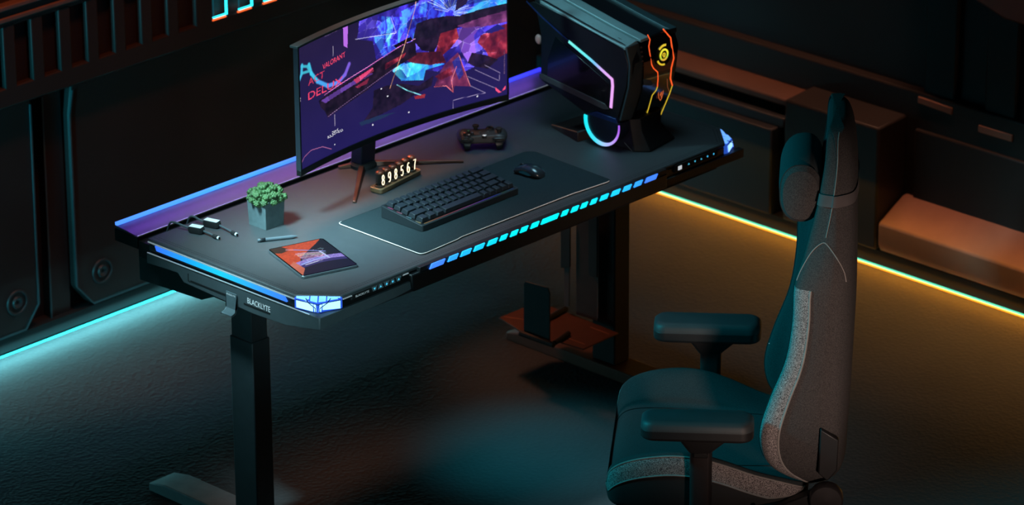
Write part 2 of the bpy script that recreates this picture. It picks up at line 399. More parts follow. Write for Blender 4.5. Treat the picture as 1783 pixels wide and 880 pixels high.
# control panels
def icon(mb, x, z, kind, s=.0045):
    y = -.0895
    V = lambda P: [(x+p[0]*s, y, z+p[1]*s) for p in P]
    if kind == 0: mb.add(V([(-1,-.6),(1,-.6),(0,.9)]), [(0,1,2)])
    if kind == 1: mb.add(V([(-1,.7),(0,-.9),(1,.7)]), [(0,1,2)])
    if kind == 2: mb.add(V([(-.9,-.2),(.9,-.2),(.9,.3),(-.9,.3),(-.2,-.9),(.3,-.9),(.3,.9),(-.2,.9)]), [(0,1,2,3),(4,5,6,7)])
M_icon = mat('cyan_icon', (70, 190, 225), emit=1.0, ergb=(70, 190, 225))
M_key = mat('grey_button', (96, 112, 118), .5)
cp = obj('control_panel', MB().prism([(.108, .7605), (.105, .7465), (.272, .7465), (.281, .7605)], 1, -.0885, -.080), M_black, desk, bevel=.001, label='button panel with brand lettering near the left front corner')
obj('lettering', word(MB(), 'BLACKLYTE', (.118, -.0893, .7505), (1,0,0), (0,0,1), .045, .0052), M_white, cp, smooth=False)
for k in range(5):
    x = .182+k*.0205; up = k % 2
    P = [(x-.0095, .7478), (x+.0095, .7478), (x+.005, .7592), (x-.005, .7592)] if up else [(x-.005, .7478), (x+.005, .7478), (x+.0095, .7592), (x-.0095, .7592)]
    bt = obj('button', MB().prism(P, 1, -.0892, -.087), M_key, cp)
    ic = MB(); icon(ic, x, .7535, (1, 0, 2, 2, 0)[k], .0036); obj('symbol', ic, M_icon, bt, smooth=False)
cp2 = obj('control_panel', MB().prism([(1.275, .7605), (1.272, .742), (1.44, .742), (1.447, .7605)], 1, -.0885, -.080), M_black, desk, bevel=.001, label='button panel with white square near the right front corner')
obj('display', MB().box(1.286, 1.3, -.0893, -.087, .745, .7555), mat('white_display', (225, 228, 230), emit=.8, ergb=(215, 220, 224)), cp2, smooth=False, label='small white square')
for k in range(5):
    ic = MB(); icon(ic, 1.327+k*.0245, .7515, (0, 1, 0, 2, 2)[k], .0034); obj('symbol', ic, M_icon, cp2, smooth=False)
obj('front_rail', MB().prism([(1.24, .733), (1.24, .712), (1.545, .708), (1.545, .733)], 1, -.09, -.07), mat('dark_front_rail', (30, 26, 24), .5), desk, bevel=.0015)
# glowing corner lamps
M_lens = mat('blue_lens', (30, 60, 170), .15, emit=.6, ergb=(50, 100, 225), vary=0)
M_core = mat('white_core', (190, 230, 255), emit=1.5, ergb=(150, 205, 255))
M_corein = mat('white_blue_core', (140, 195, 255), emit=1.1, ergb=(105, 165, 255))
M_rib = mat('navy_rib', (10, 16, 46), .4)
def corner_lamp(mx, label):
    fx = (lambda p: (p[0], p[1], p[2])) if not mx else (lambda p: (1.552-p[0], p[1], p[2]))
    A_ = (0, 0); B_ = (.077, -.085)
    def S(t, out, z):          # along the cut, pushed outwards
        n = Vector((-.741, -.671)); p = Vector(A_).lerp(Vector(B_), t)+n*out; return fx((p.x, p.y, z))
    m = MB().add([S(0, -.004, T-.0015), S(.5, -.004, T-.0015), S(1, -.004, T-.0015), S(1, .005, T-.007), S(.5, .026, T-.012), S(0, .005, T-.007),
                  S(1, .007, T-.030), S(.5, .030, T-.034), S(0, .007, T-.030), S(0, -.004, T-.032), S(.5, -.004, T-.034), S(1, -.004, T-.032)],
                 [(0,1,4,5),(1,2,3,4),(5,4,7,8),(4,3,6,7),(8,7,10,9),(7,6,11,10),(0,9,10,1),(1,10,11,2),(0,5,8,9),(2,11,6,3)])
    L_ = obj('corner_lamp', m, M_lens, desk, bevel=.0012, label=label)
    c = MB()
    for (t0, t1) in ((.035, .40), (.60, .965)):
        def O(t): return .005+.0225*(1-abs(t-.5)*2)+.0012
        za = T-.0095; 
        c.add([S(t0, O(t0), T-.0095-.003*(1-abs(t0-.5)*2)), S(t1, O(t1), T-.0095-.004*(1-abs(t1-.5)*2)), S(t1, O(t1)+.0025, T-.029-.003*(1-abs(t1-.5)*2)), S(t0, O(t0)+.0012, T-.0275)], [(0,1,2,3)])
    c.add([S(.41, .0245, T-.0135), S(.59, .0245, T-.0135), S(.57, .0285, T-.031), S(.43, .0285, T-.031)], [(0,1,2,3)])
    obj('light_core', c, M_core, L_, smooth=False, fix=False)
    c2 = MB()
    for (t0, t1) in ((.035, .31), (.335, .485), (.515, .665), (.69, .965)):
        def O2(t): return .005+.021*(1-abs(t-.5)*2)
        c2.add([S(t0, -.001, T-.0018), S(t1, -.001, T-.0018), S(t1, O2(t1)-.003, T-.0062-.004*(1-abs(t1-.5)*2)), S(t0, O2(t0)-.002, T-.0052-.003*(1-abs(t0-.5)*2))], [(0,1,2,3)])
    obj('light_core', c2, M_corein, L_, smooth=False, fix=False)
    r_ = MB()
    for (ta, tb, sgn) in ((.46, .30, -1), (.54, .70, 1)):
        r_.tube([S(ta, .031, T-.031), S(ta+sgn*.005, .0297, T-.022), S(tb, .0205, T-.011), S(tb+sgn*.06, .009, T-.004)], .0011, 6)
    r_.tube([S(.02, .0065, T-.0085), S(.5, .0275, T-.0135), S(.98, .0065, T-.0085)], .0009, 6)
    obj('lamp_rib', r_, M_rib, L_)
    t2 = MB().add([S(.3, .022, T-.0345), S(.7, .022, T-.0345), S(.5, .034, T-.038), S(.5, .026, T-.052), S(.4, .01, T-.045), S(.6, .01, T-.045)], [(0,1,2),(0,2,3,4),(1,5,3,2),(0,4,5,1)])
    obj('lamp_tip', t2, mat('dark_blue_tip', (22, 28, 74), .3, emit=.15, ergb=(40, 50, 140)), L_)
corner_lamp(False, 'blue and white corner lamp at the near left corner')
corner_lamp(True, 'blue and white corner lamp at the right corner')
# rear shelf with its light line
M_shelf = mat('grey_shelf', (120, 118, 124), .4, .3, vary=.05)
yf, ybk, zf, zb = .585, .665, .752, .760
rs = MB().prism([(yf, zf), (yf, .728), (yf+.02, .722), (ybk, .722), (ybk+.003, zb)], 0, .012, 1.56)
sh = obj('rear_shelf', rs, [M_shelf], desk, bevel=.0015, label='shelf along the back of the desk washed in purple light')
obj('shelf_end', MB().box(.0095, .0122, yf-.002, ybk+.004, .720, .7515), M_black, sh, smooth=False)
obj('shelf_front', MB().prism([(yf-.002, zf-.002), (yf-.002, .724), (yf+.001, .724), (yf+.001, zf-.002)], 0, .012, 1.56), M_black, sh, smooth=False)
obj('edge_highlight', MB().strip([(.012, yf, zf+.0005), (1.56, yf, zf+.0005)], .002, .0015, (0,0,1)), M_edge, sh)
obj('rear_light_line', MB().box(.012, 1.56, ybk-.004, ybk+.004, zb+.0005, zb+.0085), gradient_emit('rear_led', 0, [(0, (70, 130, 255)), (.4, (60, 150, 255)), (.8, (70, 110, 255)), (1.56, (50, 50, 250))], 1.6), desk, smooth=False, label='blue light line along the back edge')
obj('rear_gap', MB().box(.012, 1.552, .533, yf-.003, .70, .742), M_black, desk, smooth=False)
# legs
def desk_leg(x0, colour, colm, side):
    lg = obj('leg', MB().box(x0, x0+.060, .262, .345, .035, .565 if side else .53), colm, desk, bevel=.003, label='height-adjustable %s leg' % ('right' if side else 'left'))
    obj('inner_column', MB().box(x0+.003, x0+.056, .266, .341, .52, .70), colm, lg, bevel=.002)
    ft = MB().prism([(.66, .0), (.66, .022), (.60, .034), (-.06, .034), (-.12, .022), (-.12, .0)], 0, x0-.016, x0+.064+.008)
    obj('foot', ft, colour, lg, bevel=.003)
M_warmlit = mat('warm_lit_steel', (96, 56, 42), .5, .1, vary=.1)  # orange light on tray and right foot put into their colour
M_footL = mat('pale_foot_paint', (120, 132, 136), .5, .1)
desk_leg(.094, M_footL, mat('left_leg_paint', (44, 52, 55), .5, .2), 0)
desk_leg(1.426, M_warmlit, mat('right_leg_paint', (26, 25, 27), .5, .2), 1)
obj('crossbeam', MB().box(.16, 1.42, .29, .32, .64, .70), M_black, desk)

# hook hanging in the slot of the side rail
hk = thing('headset_hook', 'small grey metal hook with lettering hanging on the left side rail of the desk', 'hook', None, (-.006, .22, .69))
hkm = MB()
hkm.prism([(-.0125, .713), (-.0125, .672), (-.0165, .662), (-.030, .658), (-.030, .6605), (-.0185, .6645), (-.0098, .674), (-.0098, .713)][::-1], 1, .2, .238)
for i in range(len(hkm.v)):
    v = hkm.v[i]; hkm.v[i] = Vector((v.x+.0035, v.y, v.z))
obj('hook_plate', hkm, mat('hook_steel', (92, 104, 108), .4, .3), hk, bevel=.0012)
obj('lettering', word(MB(), 'BLACKLYTE', (-.0093, .2345, .7045), (0,-1,0), (0,0,1), .031, .0042), M_white, hk, smooth=False)
# ================================================================ under-desk computer holder (at the right leg)
ch = thing('computer_holder', 'dark under-desk computer holder with warm light painted on its tray beside the right desk leg', 'computer holder', None, (1.32, .28, .15))
zt = .15
tray = MB()
P = [onz(*p, zt) for p in ((869, 553), (911, 536), (950, 531), (985, 543), (1077, 580), (1016, 608), (966, 593), (957, 597), (913, 581))]
tray.prism([(v.x, v.y) for v in P], 2, zt-.004, zt)
obj('tray', tray, M_warmlit, ch, bevel=.001, label='tray with painted warm light')
for a, b in (((878, 552), (912, 557)), ((990, 590), (1018, 600)), ((1028, 570), (1060, 582))):
    obj('tray_slot', MB().strip([onz(*a, zt), onz(*b, zt)], .004, .0006, (0,0,1)), mat('bright_slot', (150, 96, 74), .5), ch)
Xp = onz(935, 590, zt).x
P = [onx(*p, Xp) for p in ((912.7, 583), (957.7, 599), (957.7, 511), (954.5, 501), (914.5, 490), (912.5, 494))]
up_ = MB().prism([(v.y, v.z) for v in P], 0, Xp-.002, Xp+.002)
obj('side_plate', up_, mat('blue_black_plate', (30, 34, 40), .55, .2), ch, bevel=.001, label='upright dark plate')
lp = MB(); a = onz(908, 582, zt); b = onz(966, 603, zt)
lp.tube([a+Vector((-.004,0,.004)), b+Vector((-.004,0,.004))], .008, 8); obj('hinge', lp, M_black, ch)
a2 = onz(966, 600, zt); b2 = onz(990, 583, zt); obj('hinge', MB().tube([a2+Vector((0,0,.004)), b2+Vector((0,0,.004))], .007, 8), M_black, ch)
a3 = onz(950, 560, zt); b3 = onz(985, 540, zt); obj('hinge', MB().tube([a3+Vector((0,0,.004)), b3+Vector((0,0,.004))], .008, 8), M_black, ch)
Xh = 1.405
def pl(pts, x0, x1): 
    P = [onx(*p, Xh) for p in pts]; return MB().prism([(v.y, v.z) for v in P], 0, x0, x1)
obj('back_plate', pl(((1003, 385), (1041, 370), (1041, 560), (1003, 548)), Xh, Xh+.004), mat('brown_back_plate', (70, 54, 50), .5, .3), ch, bevel=.001)
obj('strap', pl(((984, 392), (994, 388), (992, 533), (984, 533)), Xh-.004, Xh), mat('grey_strap', (80, 72, 74), .5), ch)
obj('strap_cover', pl(((980, 398), (996, 390), (996, 464), (980, 466)), Xh-.009, Xh-.004), mat('dark_cover', (26, 30, 34), .55), ch, bevel=.001)
obj('strap_cover', pl(((1028, 375), (1043, 368), (1043, 482), (1031, 480), (1028, 474)), Xh-.009, Xh-.002), MATS['dark_cover'], ch, bevel=.001)
obj('cable', MB().tube([onx(1041.5, 370, Xh-.004), onx(1041, 555, Xh-.004)], .0013, 6), mat('pale_cable', (150, 140, 136), .5), ch)

# ================================================================ things on the desk
# ---- mouse mat
P = [(588, 391), (731, 444.5), (740, 443.5), (797, 419), (803, 415), (1000, 338.5), (1007, 336.5), (1060, 318.5), (1062, 315), (932, 266.5), (916, 266)]
Q = [onz(*p) for p in P]
mm = thing('mouse_mat', 'large dark teal mouse mat with pale stitched edge under the keyboard and mouse', 'mouse mat', None, (.73, .1, T))
def rnd(Q, r=.012):
    out = []
    n = len(Q)
    for i in range(n):
        a, b, c = Q[i-1], Q[i], Q[(i+1) % n]
        da = (a-b); dc = (c-b); ra = min(r, da.length*.3); rc = min(r, dc.length*.3)
        p, q = b+da.normalized()*ra, b+dc.normalized()*rc
        for t in (0, .25, .5, .75, 1): out.append((p.lerp(b, t)).lerp(b.lerp(q, t), t))
    return out
R_ = rnd(Q)
M_mat = mat('dark_teal_cloth', (40, 50, 53), .9, vary=.25, vscale=500, bump=.4, bscale=1500, spec=.15)
obj('mat_cloth', MB().prism([(v.x, v.y) for v in R_], 2, T+.0006, T+.0036), M_mat, mm, bevel=.0008)
obj('stitched_edge', MB().tube([Vector((v.x, v.y, T+.0034)) for v in R_[:40]], .0011, 6), mat('pale_thread', (225, 208, 200), .6, emit=.12, ergb=(225, 208, 200)), mm, label='pale stitched front edge')
obj('stitched_edge', MB().tube([Vector((v.x, v.y, T+.0032)) for v in R_[40:]+R_[:1]], .001, 6), mat('black_thread', (16, 20, 22), .8), mm)

# ---- keyboard
KZ = T+.004
kb = thing('keyboard', 'compact black mechanical keyboard with coloured underglow on the mouse mat', 'keyboard', None, (.487, .052, KZ), .008)
KW, KD, zf_, zb_ = .352, .148, .016, .032
M_case = mat('keyboard_case', (34, 40, 43), .5, vary=.06)
M_kcap = mat('black_keycap', (40, 45, 50), .42, vary=.08, vscale=80)
slope = (zb_-zf_)/KD
c = MB()
o2 = rrect(0, KW, 0, KD, .006, 3)
c.loft([[(x, y, 0) for x, y in o2], [(x, y, zf_+slope*y) for x, y in o2]])
case = obj('case', c, M_case, kb, bevel=.001, w=False)
obj('key_well', MB().add([(.006,.006,zf_+slope*.006+.0004),(KW-.006,.006,zf_+slope*.006+.0004),(KW-.006,KD-.006,zf_+slope*(KD-.006)+.0004),(.006,KD-.006,zf_+slope*(KD-.006)+.0004)], [(0,1,2,3)]), mat('well_black', (6, 7, 8), .6), case, smooth=False, w=False)
rows = [[1.25, 1.25, 1.25, 6.25, 1, 1, 1, 1, 1], [2.25]+[1]*10+[1.75, 1], [1.75]+[1]*11+[2.25], [1.5]+[1]*12+[1.5], [1]*13+[2]]
u1 = (KW-.016)/15; ud = (KD-.018)/5
th_ = math.atan(slope)
KM = {}
for r, row in enumerate(rows):
    x = .008; tot = sum(row); sc = 15/tot
    for wd in row:
        w_ = wd*u1*sc; key = (round(w_, 5), r)
        yc = .009+ud*(r+.5)
        if key not in KM:
            m = MB(); hw = w_/2-.0016; hd = ud/2-.0017
            m.loft([[(-hw,-hd,.002),(hw,-hd,.002),(hw,hd,.002),(-hw,hd,.002)],
                    [(-hw+.0028,-hd+.002,.0125),(hw-.0028,-hd+.002,.0125),(hw-.0028,hd-.0026,.0135),(-hw+.0028,hd-.0026,.0135)]])
            k = obj('key', m, M_kcap, kb, bevel=.0007, seg=2, w=False); KM[key] = k
        else:
            k = KM[key].copy(); COL.objects.link(k); k.parent = kb
        k.location = (x+w_/2, yc, zf_+slope*yc); k.rotation_euler = (th_, 0, 0)
        x += w_
gl = MB().box(.014, KW-.014, .0060, .0072, zf_+.0010, zf_+.0017)
obj('glow_strip', gl, gradient_emit('key_glow', 0, [(0, (240, 210, 90)), (.06, (230, 120, 90)), (.12, (220, 80, 120)), (.17, (200, 80, 200)), (.22, (120, 60, 230)), (.27, (50, 60, 230)), (.30, (60, 110, 60)), (.352, (40, 60, 200))], .3), kb, smooth=False, w=False, label='thin rainbow glow under the front keys')
gl = MB()
for y, cc in ((.012, 0), (.045, 0), (.078, 0), (.11, 0)): gl.box(.0062, .008, y, y+.018, zf_+slope*y+.001, zf_+slope*y+.003)
obj('glow_strip', gl, gradient_emit('key_glow_side', 1, [(0, (230, 210, 80)), (.05, (90, 200, 230)), (.1, (230, 90, 150)), (.148, (180, 90, 230))], .3), kb, smooth=False, w=False)

# ---- mouse
ms = thing('computer_mouse', 'dark teal gaming mouse with angular side grips on the mouse mat', 'mouse', None, (.955, .142, T+.004), 0)
a_m = onz(899, 293, T+.012); b_m = onz(946, 305, T+.012); dm = (b_m-a_m); ms.location = ((a_m.x+b_m.x)/2, (a_m.y+b_m.y)/2, T+.0042)
ms.rotation_euler = (0, 0, math.atan2(dm.y, dm.x)+PI)     # local +x = nose
ms.scale = (.68, .68, .68)
def msec(x, w0, h, top=.35):
    out = []
    for k in range(24):
        a = 2*PI*k/24; cx, cy = math.cos(a), math.sin(a)
        y = w0*math.copysign(abs(cx)**.75, cx); z = h*(.5+.5*math.copysign(abs(cy)**.7, cy))
        if cy > 0: y *= 1-.25*cy
        else: y *= 1-.12*(-cy)
        out.append((x, y, z))
    return out
prof = crom([(-.060, .012, .012), (-.056, .022, .022), (-.045, .030, .031), (-.025, .0325, .0385), (0, .030, .040), (.02, .0275, .037), (.04, .028, .030), (.054, .028, .023), (.059, .024, .017)], 3)
body = MB().loft([msec(p[0], p[1], p[2]) for p in prof])
mb_ = obj('body', body, mat('teal_black_shell', (36, 46, 52), .28, vary=.05, coat=.4), ms, w=False)
for sy in (-1, 1):
    g = MB(); pts = [(-.03, .0315, .012), (-.012, .0305, .02), (.01, .029, .022), (.03, .0285, .016), (.03, .0285, .010), (-.015, .0312, .007)]
    g.add([(x, sy*(y+.0012), z) for x, y, z in pts], [(0,1,2,3,4,5)])
    obj('side_grip', g, mat('glossy_cyan_grip', (40, 105, 125), .2, .3), mb_, w=False, label='glossy cyan side grip')
obj('wheel', MB().lathe([(.0, -.004), (.009, -.004), (.0105, -.002), (.0105, .002), (.009, .004), (0, .004)], (.034, 0, .0285), 20, 1), mat('wheel_rubber', (26, 28, 30), .5), ms, w=False)
bt = MB()
for sy in (-1, 1):
    rings = []
    for p in prof[13:]:
        sec = [q for q in msec(p[0], p[1], p[2])]
        pick = [q for q in sec if q[1]*sy > .0022 and q[2] > p[2]*.62]
        pick.sort(key=lambda q: q[1]*sy)
        rings.append([(q[0]+.0006, q[1], q[2]+.0011) for q in pick[:4]])
    n = min(len(r) for r in rings)
    bt.loft([r[:n] for r in rings], cap=False, closed=False)
obj('button', bt, mat('button_shell', (48, 66, 74), .25, coat=.5), ms, w=False)

# ---- tablet with a picture
C4 = [onz(*p, T+.007) for p in ((469, 434), (563, 414.5), (624, 462), (522, 483))]
tc_ = sum(C4, Vector())/4; ang = math.atan2((C4[1]-C4[0]).y, (C4[1]-C4[0]).x)
tb = thing('tablet', 'thin tablet showing an orange and purple picture, lying near the left front corner', 'tablet', None, (tc_.x, tc_.y, T+.0005), ang)
tw = ((C4[1]-C4[0]).length+(C4[2]-C4[3]).length)/2; tl = ((C4[3]-C4[0]).length+(C4[2]-C4[1]).length)/2
obj('body', MB().prism(rrect(-tw/2, tw/2, -tl/2, tl/2, .009), 2, 0, .0068), mat('tablet_silver', (120, 126, 130), .3, .7), tb, bevel=.0015, w=False)
obj('bezel', MB().prism(rrect(-tw/2+.0015, tw/2-.0015, -tl/2+.0015, tl/2-.0015, .008), 2, .0066, .0071), mat('glass_black', (8, 8, 10), .2), tb, w=False)

# raster painter --------------------------------------------------
class Canvas:
    def __init__(s, W, H, sx=1., sy=1.):
        s.W, s.H = W, H; s.a = np.zeros((H, W, 3)); yy, xx = np.mgrid[0:H, 0:W]; s.x = (xx+.5)/W*sx; s.y = (yy+.5)/H*sy
    def poly(s, P, c, alpha=1., tex=None):
        ins = np.zeros((s.H, s.W), bool); n = len(P)
        for i in range(n):
            x0, y0 = P[i]; x1, y1 = P[(i+1) % n]
            if y0 == y1: continue
            cond = ((y0 > s.y) != (y1 > s.y)); ins ^= cond & (s.x < (x1-x0)*(s.y-y0)/(y1-y0)+x0)
        s.put(ins, c, alpha, tex)
    def put(s, ins, c, alpha=1., tex=None):
        col = np.array(c, float)/255
        if tex is not None: src = tex[ins]
        else: src = np.broadcast_to(col, (ins.sum(), 3))
        s.a[ins] = s.a[ins]*(1-alpha)+src*alpha
    def line(s, P, w, c, alpha=1.):
        best = np.full((s.H, s.W), 1e9)
        for (x0, y0), (x1, y1) in zip(P[:-1], P[1:]):
            dx, dy = x1-x0, y1-y0; L2 = dx*dx+dy*dy+1e-12
            t = np.clip(((s.x-x0)*dx+(s.y-y0)*dy)/L2, 0, 1)
            best = np.minimum(best, np.hypot(s.x-x0-t*dx, s.y-y0-t*dy))
        k = np.clip((w-best)/(w*.5+1e-9), 0, 1)[..., None]*alpha
        s.a = s.a*(1-k)+np.array(c)/255*k
    def dot(s, x, y, r, c): s.put(np.hypot(s.x-x, s.y-y) < r, c)
    def text(s, txt, org, right, up, c):
        V, F = text_tris(txt); q = [(org[0]+right[0]*x+up[0]*y, org[1]+right[1]*x+up[1]*y) for x, y in V]
        for f in F: s.poly([q[i] for i in f], c)
def vnoise(X, Y, seed=0, octs=4):
    rng = np.random.RandomState(seed); out = 0; amp = 1; tot = 0
    for o in range(octs):
        G = rng.rand(64, 64); f = 2**o; x = X*f % 63; y = Y*f % 63
        i, j = np.floor(x).astype(int), np.floor(y).astype(int); u, v = x-i, y-j; u = u*u*(3-2*u); v = v*v*(3-2*v)
        out = out+amp*((G[j, i]*(1-u)+G[j, i+1]*u)*(1-v)+(G[j+1, i]*(1-u)+G[j+1, i+1]*u)*v); tot += amp; amp *= .5
    return out/tot
def picture(name, cv, surf, material, parent, w):
    """a fine sheet carrying the painted picture; surf(s,t) gives the point on the surface"""
    W, H = cv.W, cv.H
    V = [surf(i/W, j/H) for j in range(H+1) for i in range(W+1)]
    F = [(j*(W+1)+i, j*(W+1)+i+1, (j+1)*(W+1)+i+1, (j+1)*(W+1)+i) for j in range(H) for i in range(W)]
    m = MB(); m.v = V; m.f = F; m.m = [0]*len(F)
    o = obj(name, m, material, parent, smooth=False, fix=False, w=w)
    at = o.data.color_attributes.new('picture', 'FLOAT_COLOR', 'CORNER')
    a = cv.a.reshape(-1, 3); l = np.where(a <= .04045, a/12.92, ((a+.055)/1.055)**2.4)
    c = np.ones((len(F)*4, 4), np.float32); c[:, :3] = np.repeat(l, 4, 0); at.data.foreach_set('color', c.ravel())
    return o
# tablet picture: painted in photo-like units, origin at the far left corner of the tablet
cv = Canvas(120, 160, tw, tl)
fl = lambda v: v
n1 = vnoise(cv.x*220, cv.y*220, 3)
warm = np.stack([(165+60*n1)/255, (62+26*n1)/255, (30+14*n1)/255], -1)
cv.a[:] = np.array((12, 10, 26))/255
cv.poly([(0, 0), (tw*.97, 0), (tw*.30, tl*.45), (tw*.05, tl*.85), (0, tl)], 0, 1, warm)
cv.poly([(0, 0), (tw*.22, 0), (tw*.30, tl*.14), (tw*.1, tl*.2), (0, tl*.16)], (40, 34, 22), .9)
planet = np.stack([(90+110*n1)/255, (84+90*n1)/255, (170+90*n1)/255], -1)
r2 = np.hypot(cv.x-tw*.6, (cv.y-tl*1.72)); cv.put((r2 < tl*1.2) & (r2 > tl*1.08), 0, .92, planet); cv.put((r2 <= tl*1.08) & (r2 > tl*1.0), (60, 52, 120), .85); cv.put(r2 <= tl*1.0, (16, 12, 38), .95)
cv.poly([(0, tl*.62), (tw*.12, tl*.52), (tw*.16, tl*.8), (0, tl)], (205, 110, 80), .9)
cv.poly([(tw*.95, 0), (tw, 0), (tw, tl*.3), (tw*.6, tl*.28)], (10, 8, 22))
rng = random.Random(5)
for k in range(9):      # jointed machine arms, two reaching fingers
    y0 = tl*(.30+.028*k)
    cv.line([(tw*.30, y0), (tw*(.45+.02*k), y0+tl*.02), (tw*(.62+.02*(k % 3)), y0+tl*.07), (tw*.74, y0+tl*(.10 if k < 5 else .02))], .0017, (130+rng.randint(0, 110), 140+rng.randint(0, 90), 215), .9)
cv.line([(tw*.24, tl*.12), (tw*.36, tl*.17), (tw*.55, tl*.27)], .0035, (235, 150, 160), 1); cv.line([(tw*.36, tl*.17), (tw*.62, tl*.30), (tw*.80, tl*.40)], .003, (120, 140, 215), 1)
cv.line([(tw*.20, tl*.66), (tw*.45, tl*.60), (tw*.74, tl*.56)], .004, (150, 175, 235), 1); cv.line([(tw*.24, tl*.70), (tw*.5, tl*.66)], .002, (225, 235, 255), 1)
cv.line([(tw*.72, tl*.36), (tw*.74, tl*.62)], .0035, (175, 190, 240), 1)
for k in range(60):
    x, y = rng.uniform(.28, .8)*tw, rng.uniform(.28, .66)*tl; cv.line([(x, y), (x+rng.uniform(-.012, .012), y+rng.uniform(-.006, .006))], .0007, (150+rng.randint(0, 100), 170+rng.randint(0, 80), 240), .8)
picture('screen_picture', cv, lambda s, t: Vector((-tw/2+.005+s*(tw-.01), tl/2-.005-t*(tl-.01), .0074)), paint_emit('tablet_glow', 1.05), tb, False)

# ---- pen
a = onz(448, 419, T+.005); b = onz(518, 411.5, T+.005)
pn = thing('stylus_pen', 'slim grey pen lying between the succulent pot and the tablet', 'pen', None, (*((a+b)/2).xy, T), math.atan2((b-a).y, (b-a).x))
l2 = (b-a).length/2
obj('barrel', MB().lathe([(0, -l2), (.0042, -l2+.0005), (.0046, -l2+.004), (.0046, l2*.7), (.003, l2*.88), (.0012, l2*.99), (0, l2)], (0, 0, .005), 14, 0), mat('grey_pen', (96, 104, 110), .35, .3), pn, w=False)
obj('cap', MB().lathe([(.0047, -l2+.006), (.005, -l2+.0065), (.005, -l2+.02), (.0047, -l2+.0205)], (0, 0, .005), 14, 0), mat('dark_pen_cap', (30, 34, 38), .3, .3), pn, w=False)

# ---- succulent in a square pot
p0 = onz(463, 403); pA = onz(432, 391); pB = onz(496, 390)
pc_ = (pA+pB)/2; ps = .068
pt = thing('succulent_pot', 'small square grey pot with a green succulent near the left end of the desk', 'plant', None, (pc_.x, pc_.y, T+.0005), 0)
hh = .073
sq = lambda s, z: [(-s, -s, z), (s, -s, z), (s, s, z), (-s, s, z)]
pm = MB().loft([sq(ps/2-.003, 0), sq(ps/2, hh), sq(ps/2-.004, hh), sq(ps/2-.005, hh-.012)], cap=False); pm.add(sq(ps/2-.003, 0), [(3,2,1,0)]); pm.add(sq(ps/2-.005, hh-.012), [(0,1,2,3)])
obj('pot', pm, mat('grey_concrete', (84, 98, 100), .7, vary=.12, vscale=60, bump=.15), pt, bevel=.0015, w=False)
obj('soil', MB().box(-ps/2+.005, ps/2-.005, -ps/2+.005, ps/2-.005, hh-.02, hh-.011), mat('dark_soil', (26, 22, 18), .95), pt, w=False)
rng = random.Random(11)
def sprig(c, d, s, m):
    """a fat bud of overlapping scales"""
    d = Vector(d).normalized(); q = Vector((0,0,1)).rotation_difference(d).to_matrix().to_4x4()
    st = len(m.v)
    m.lathe([(.001, 0), (.006, .004), (.0085, .014), (.0075, .023), (.004, .029), (.0008, .031)], (0,0,0), 10, 2)
    for ringk in range(4):
        for j in range(6):
            a_ = 2*PI*(j+.5*(ringk % 2))/6; r0 = (.0075, .0082, .0068, .004)[ringk]; z0 = .006+.0068*ringk
            m.ball((r0*math.cos(a_), r0*math.sin(a_), z0), .0034, .0034, .0045, 7, 5)
    for i in range(st, len(m.v)):
        v = m.v[i]*s; m.v[i] = (q @ v)+Vector(c)
fo = MB()
buds = [(0, 0, 1, 1.15)]
for k in range(6): a_ = 2*PI*k/6+.3; buds.append((.45*math.cos(a_), .45*math.sin(a_), .95, 1.1))
for k in range(11): a_ = 2*PI*k/11; buds.append((1.0*math.cos(a_), 1.0*math.sin(a_), .62, 1.0))
for k in range(12): a_ = 2*PI*(k+.5)/12; buds.append((1.25*math.cos(a_), 1.25*math.sin(a_), .18, .85))
for x, y, z, s in buds:
    c_ = Vector((x*.014, y*.014, hh-.010+rng.uniform(0, .004)))
    sprig(c_, (x*.75+rng.uniform(-.12, .12), y*.75+rng.uniform(-.12, .12), z+.1), s*1.28*rng.uniform(.9, 1.15), fo)
obj('foliage', fo, mat('succulent_green', (60, 90, 50), .6, vary=.5, vscale=90), pt, w=False, angle=80)

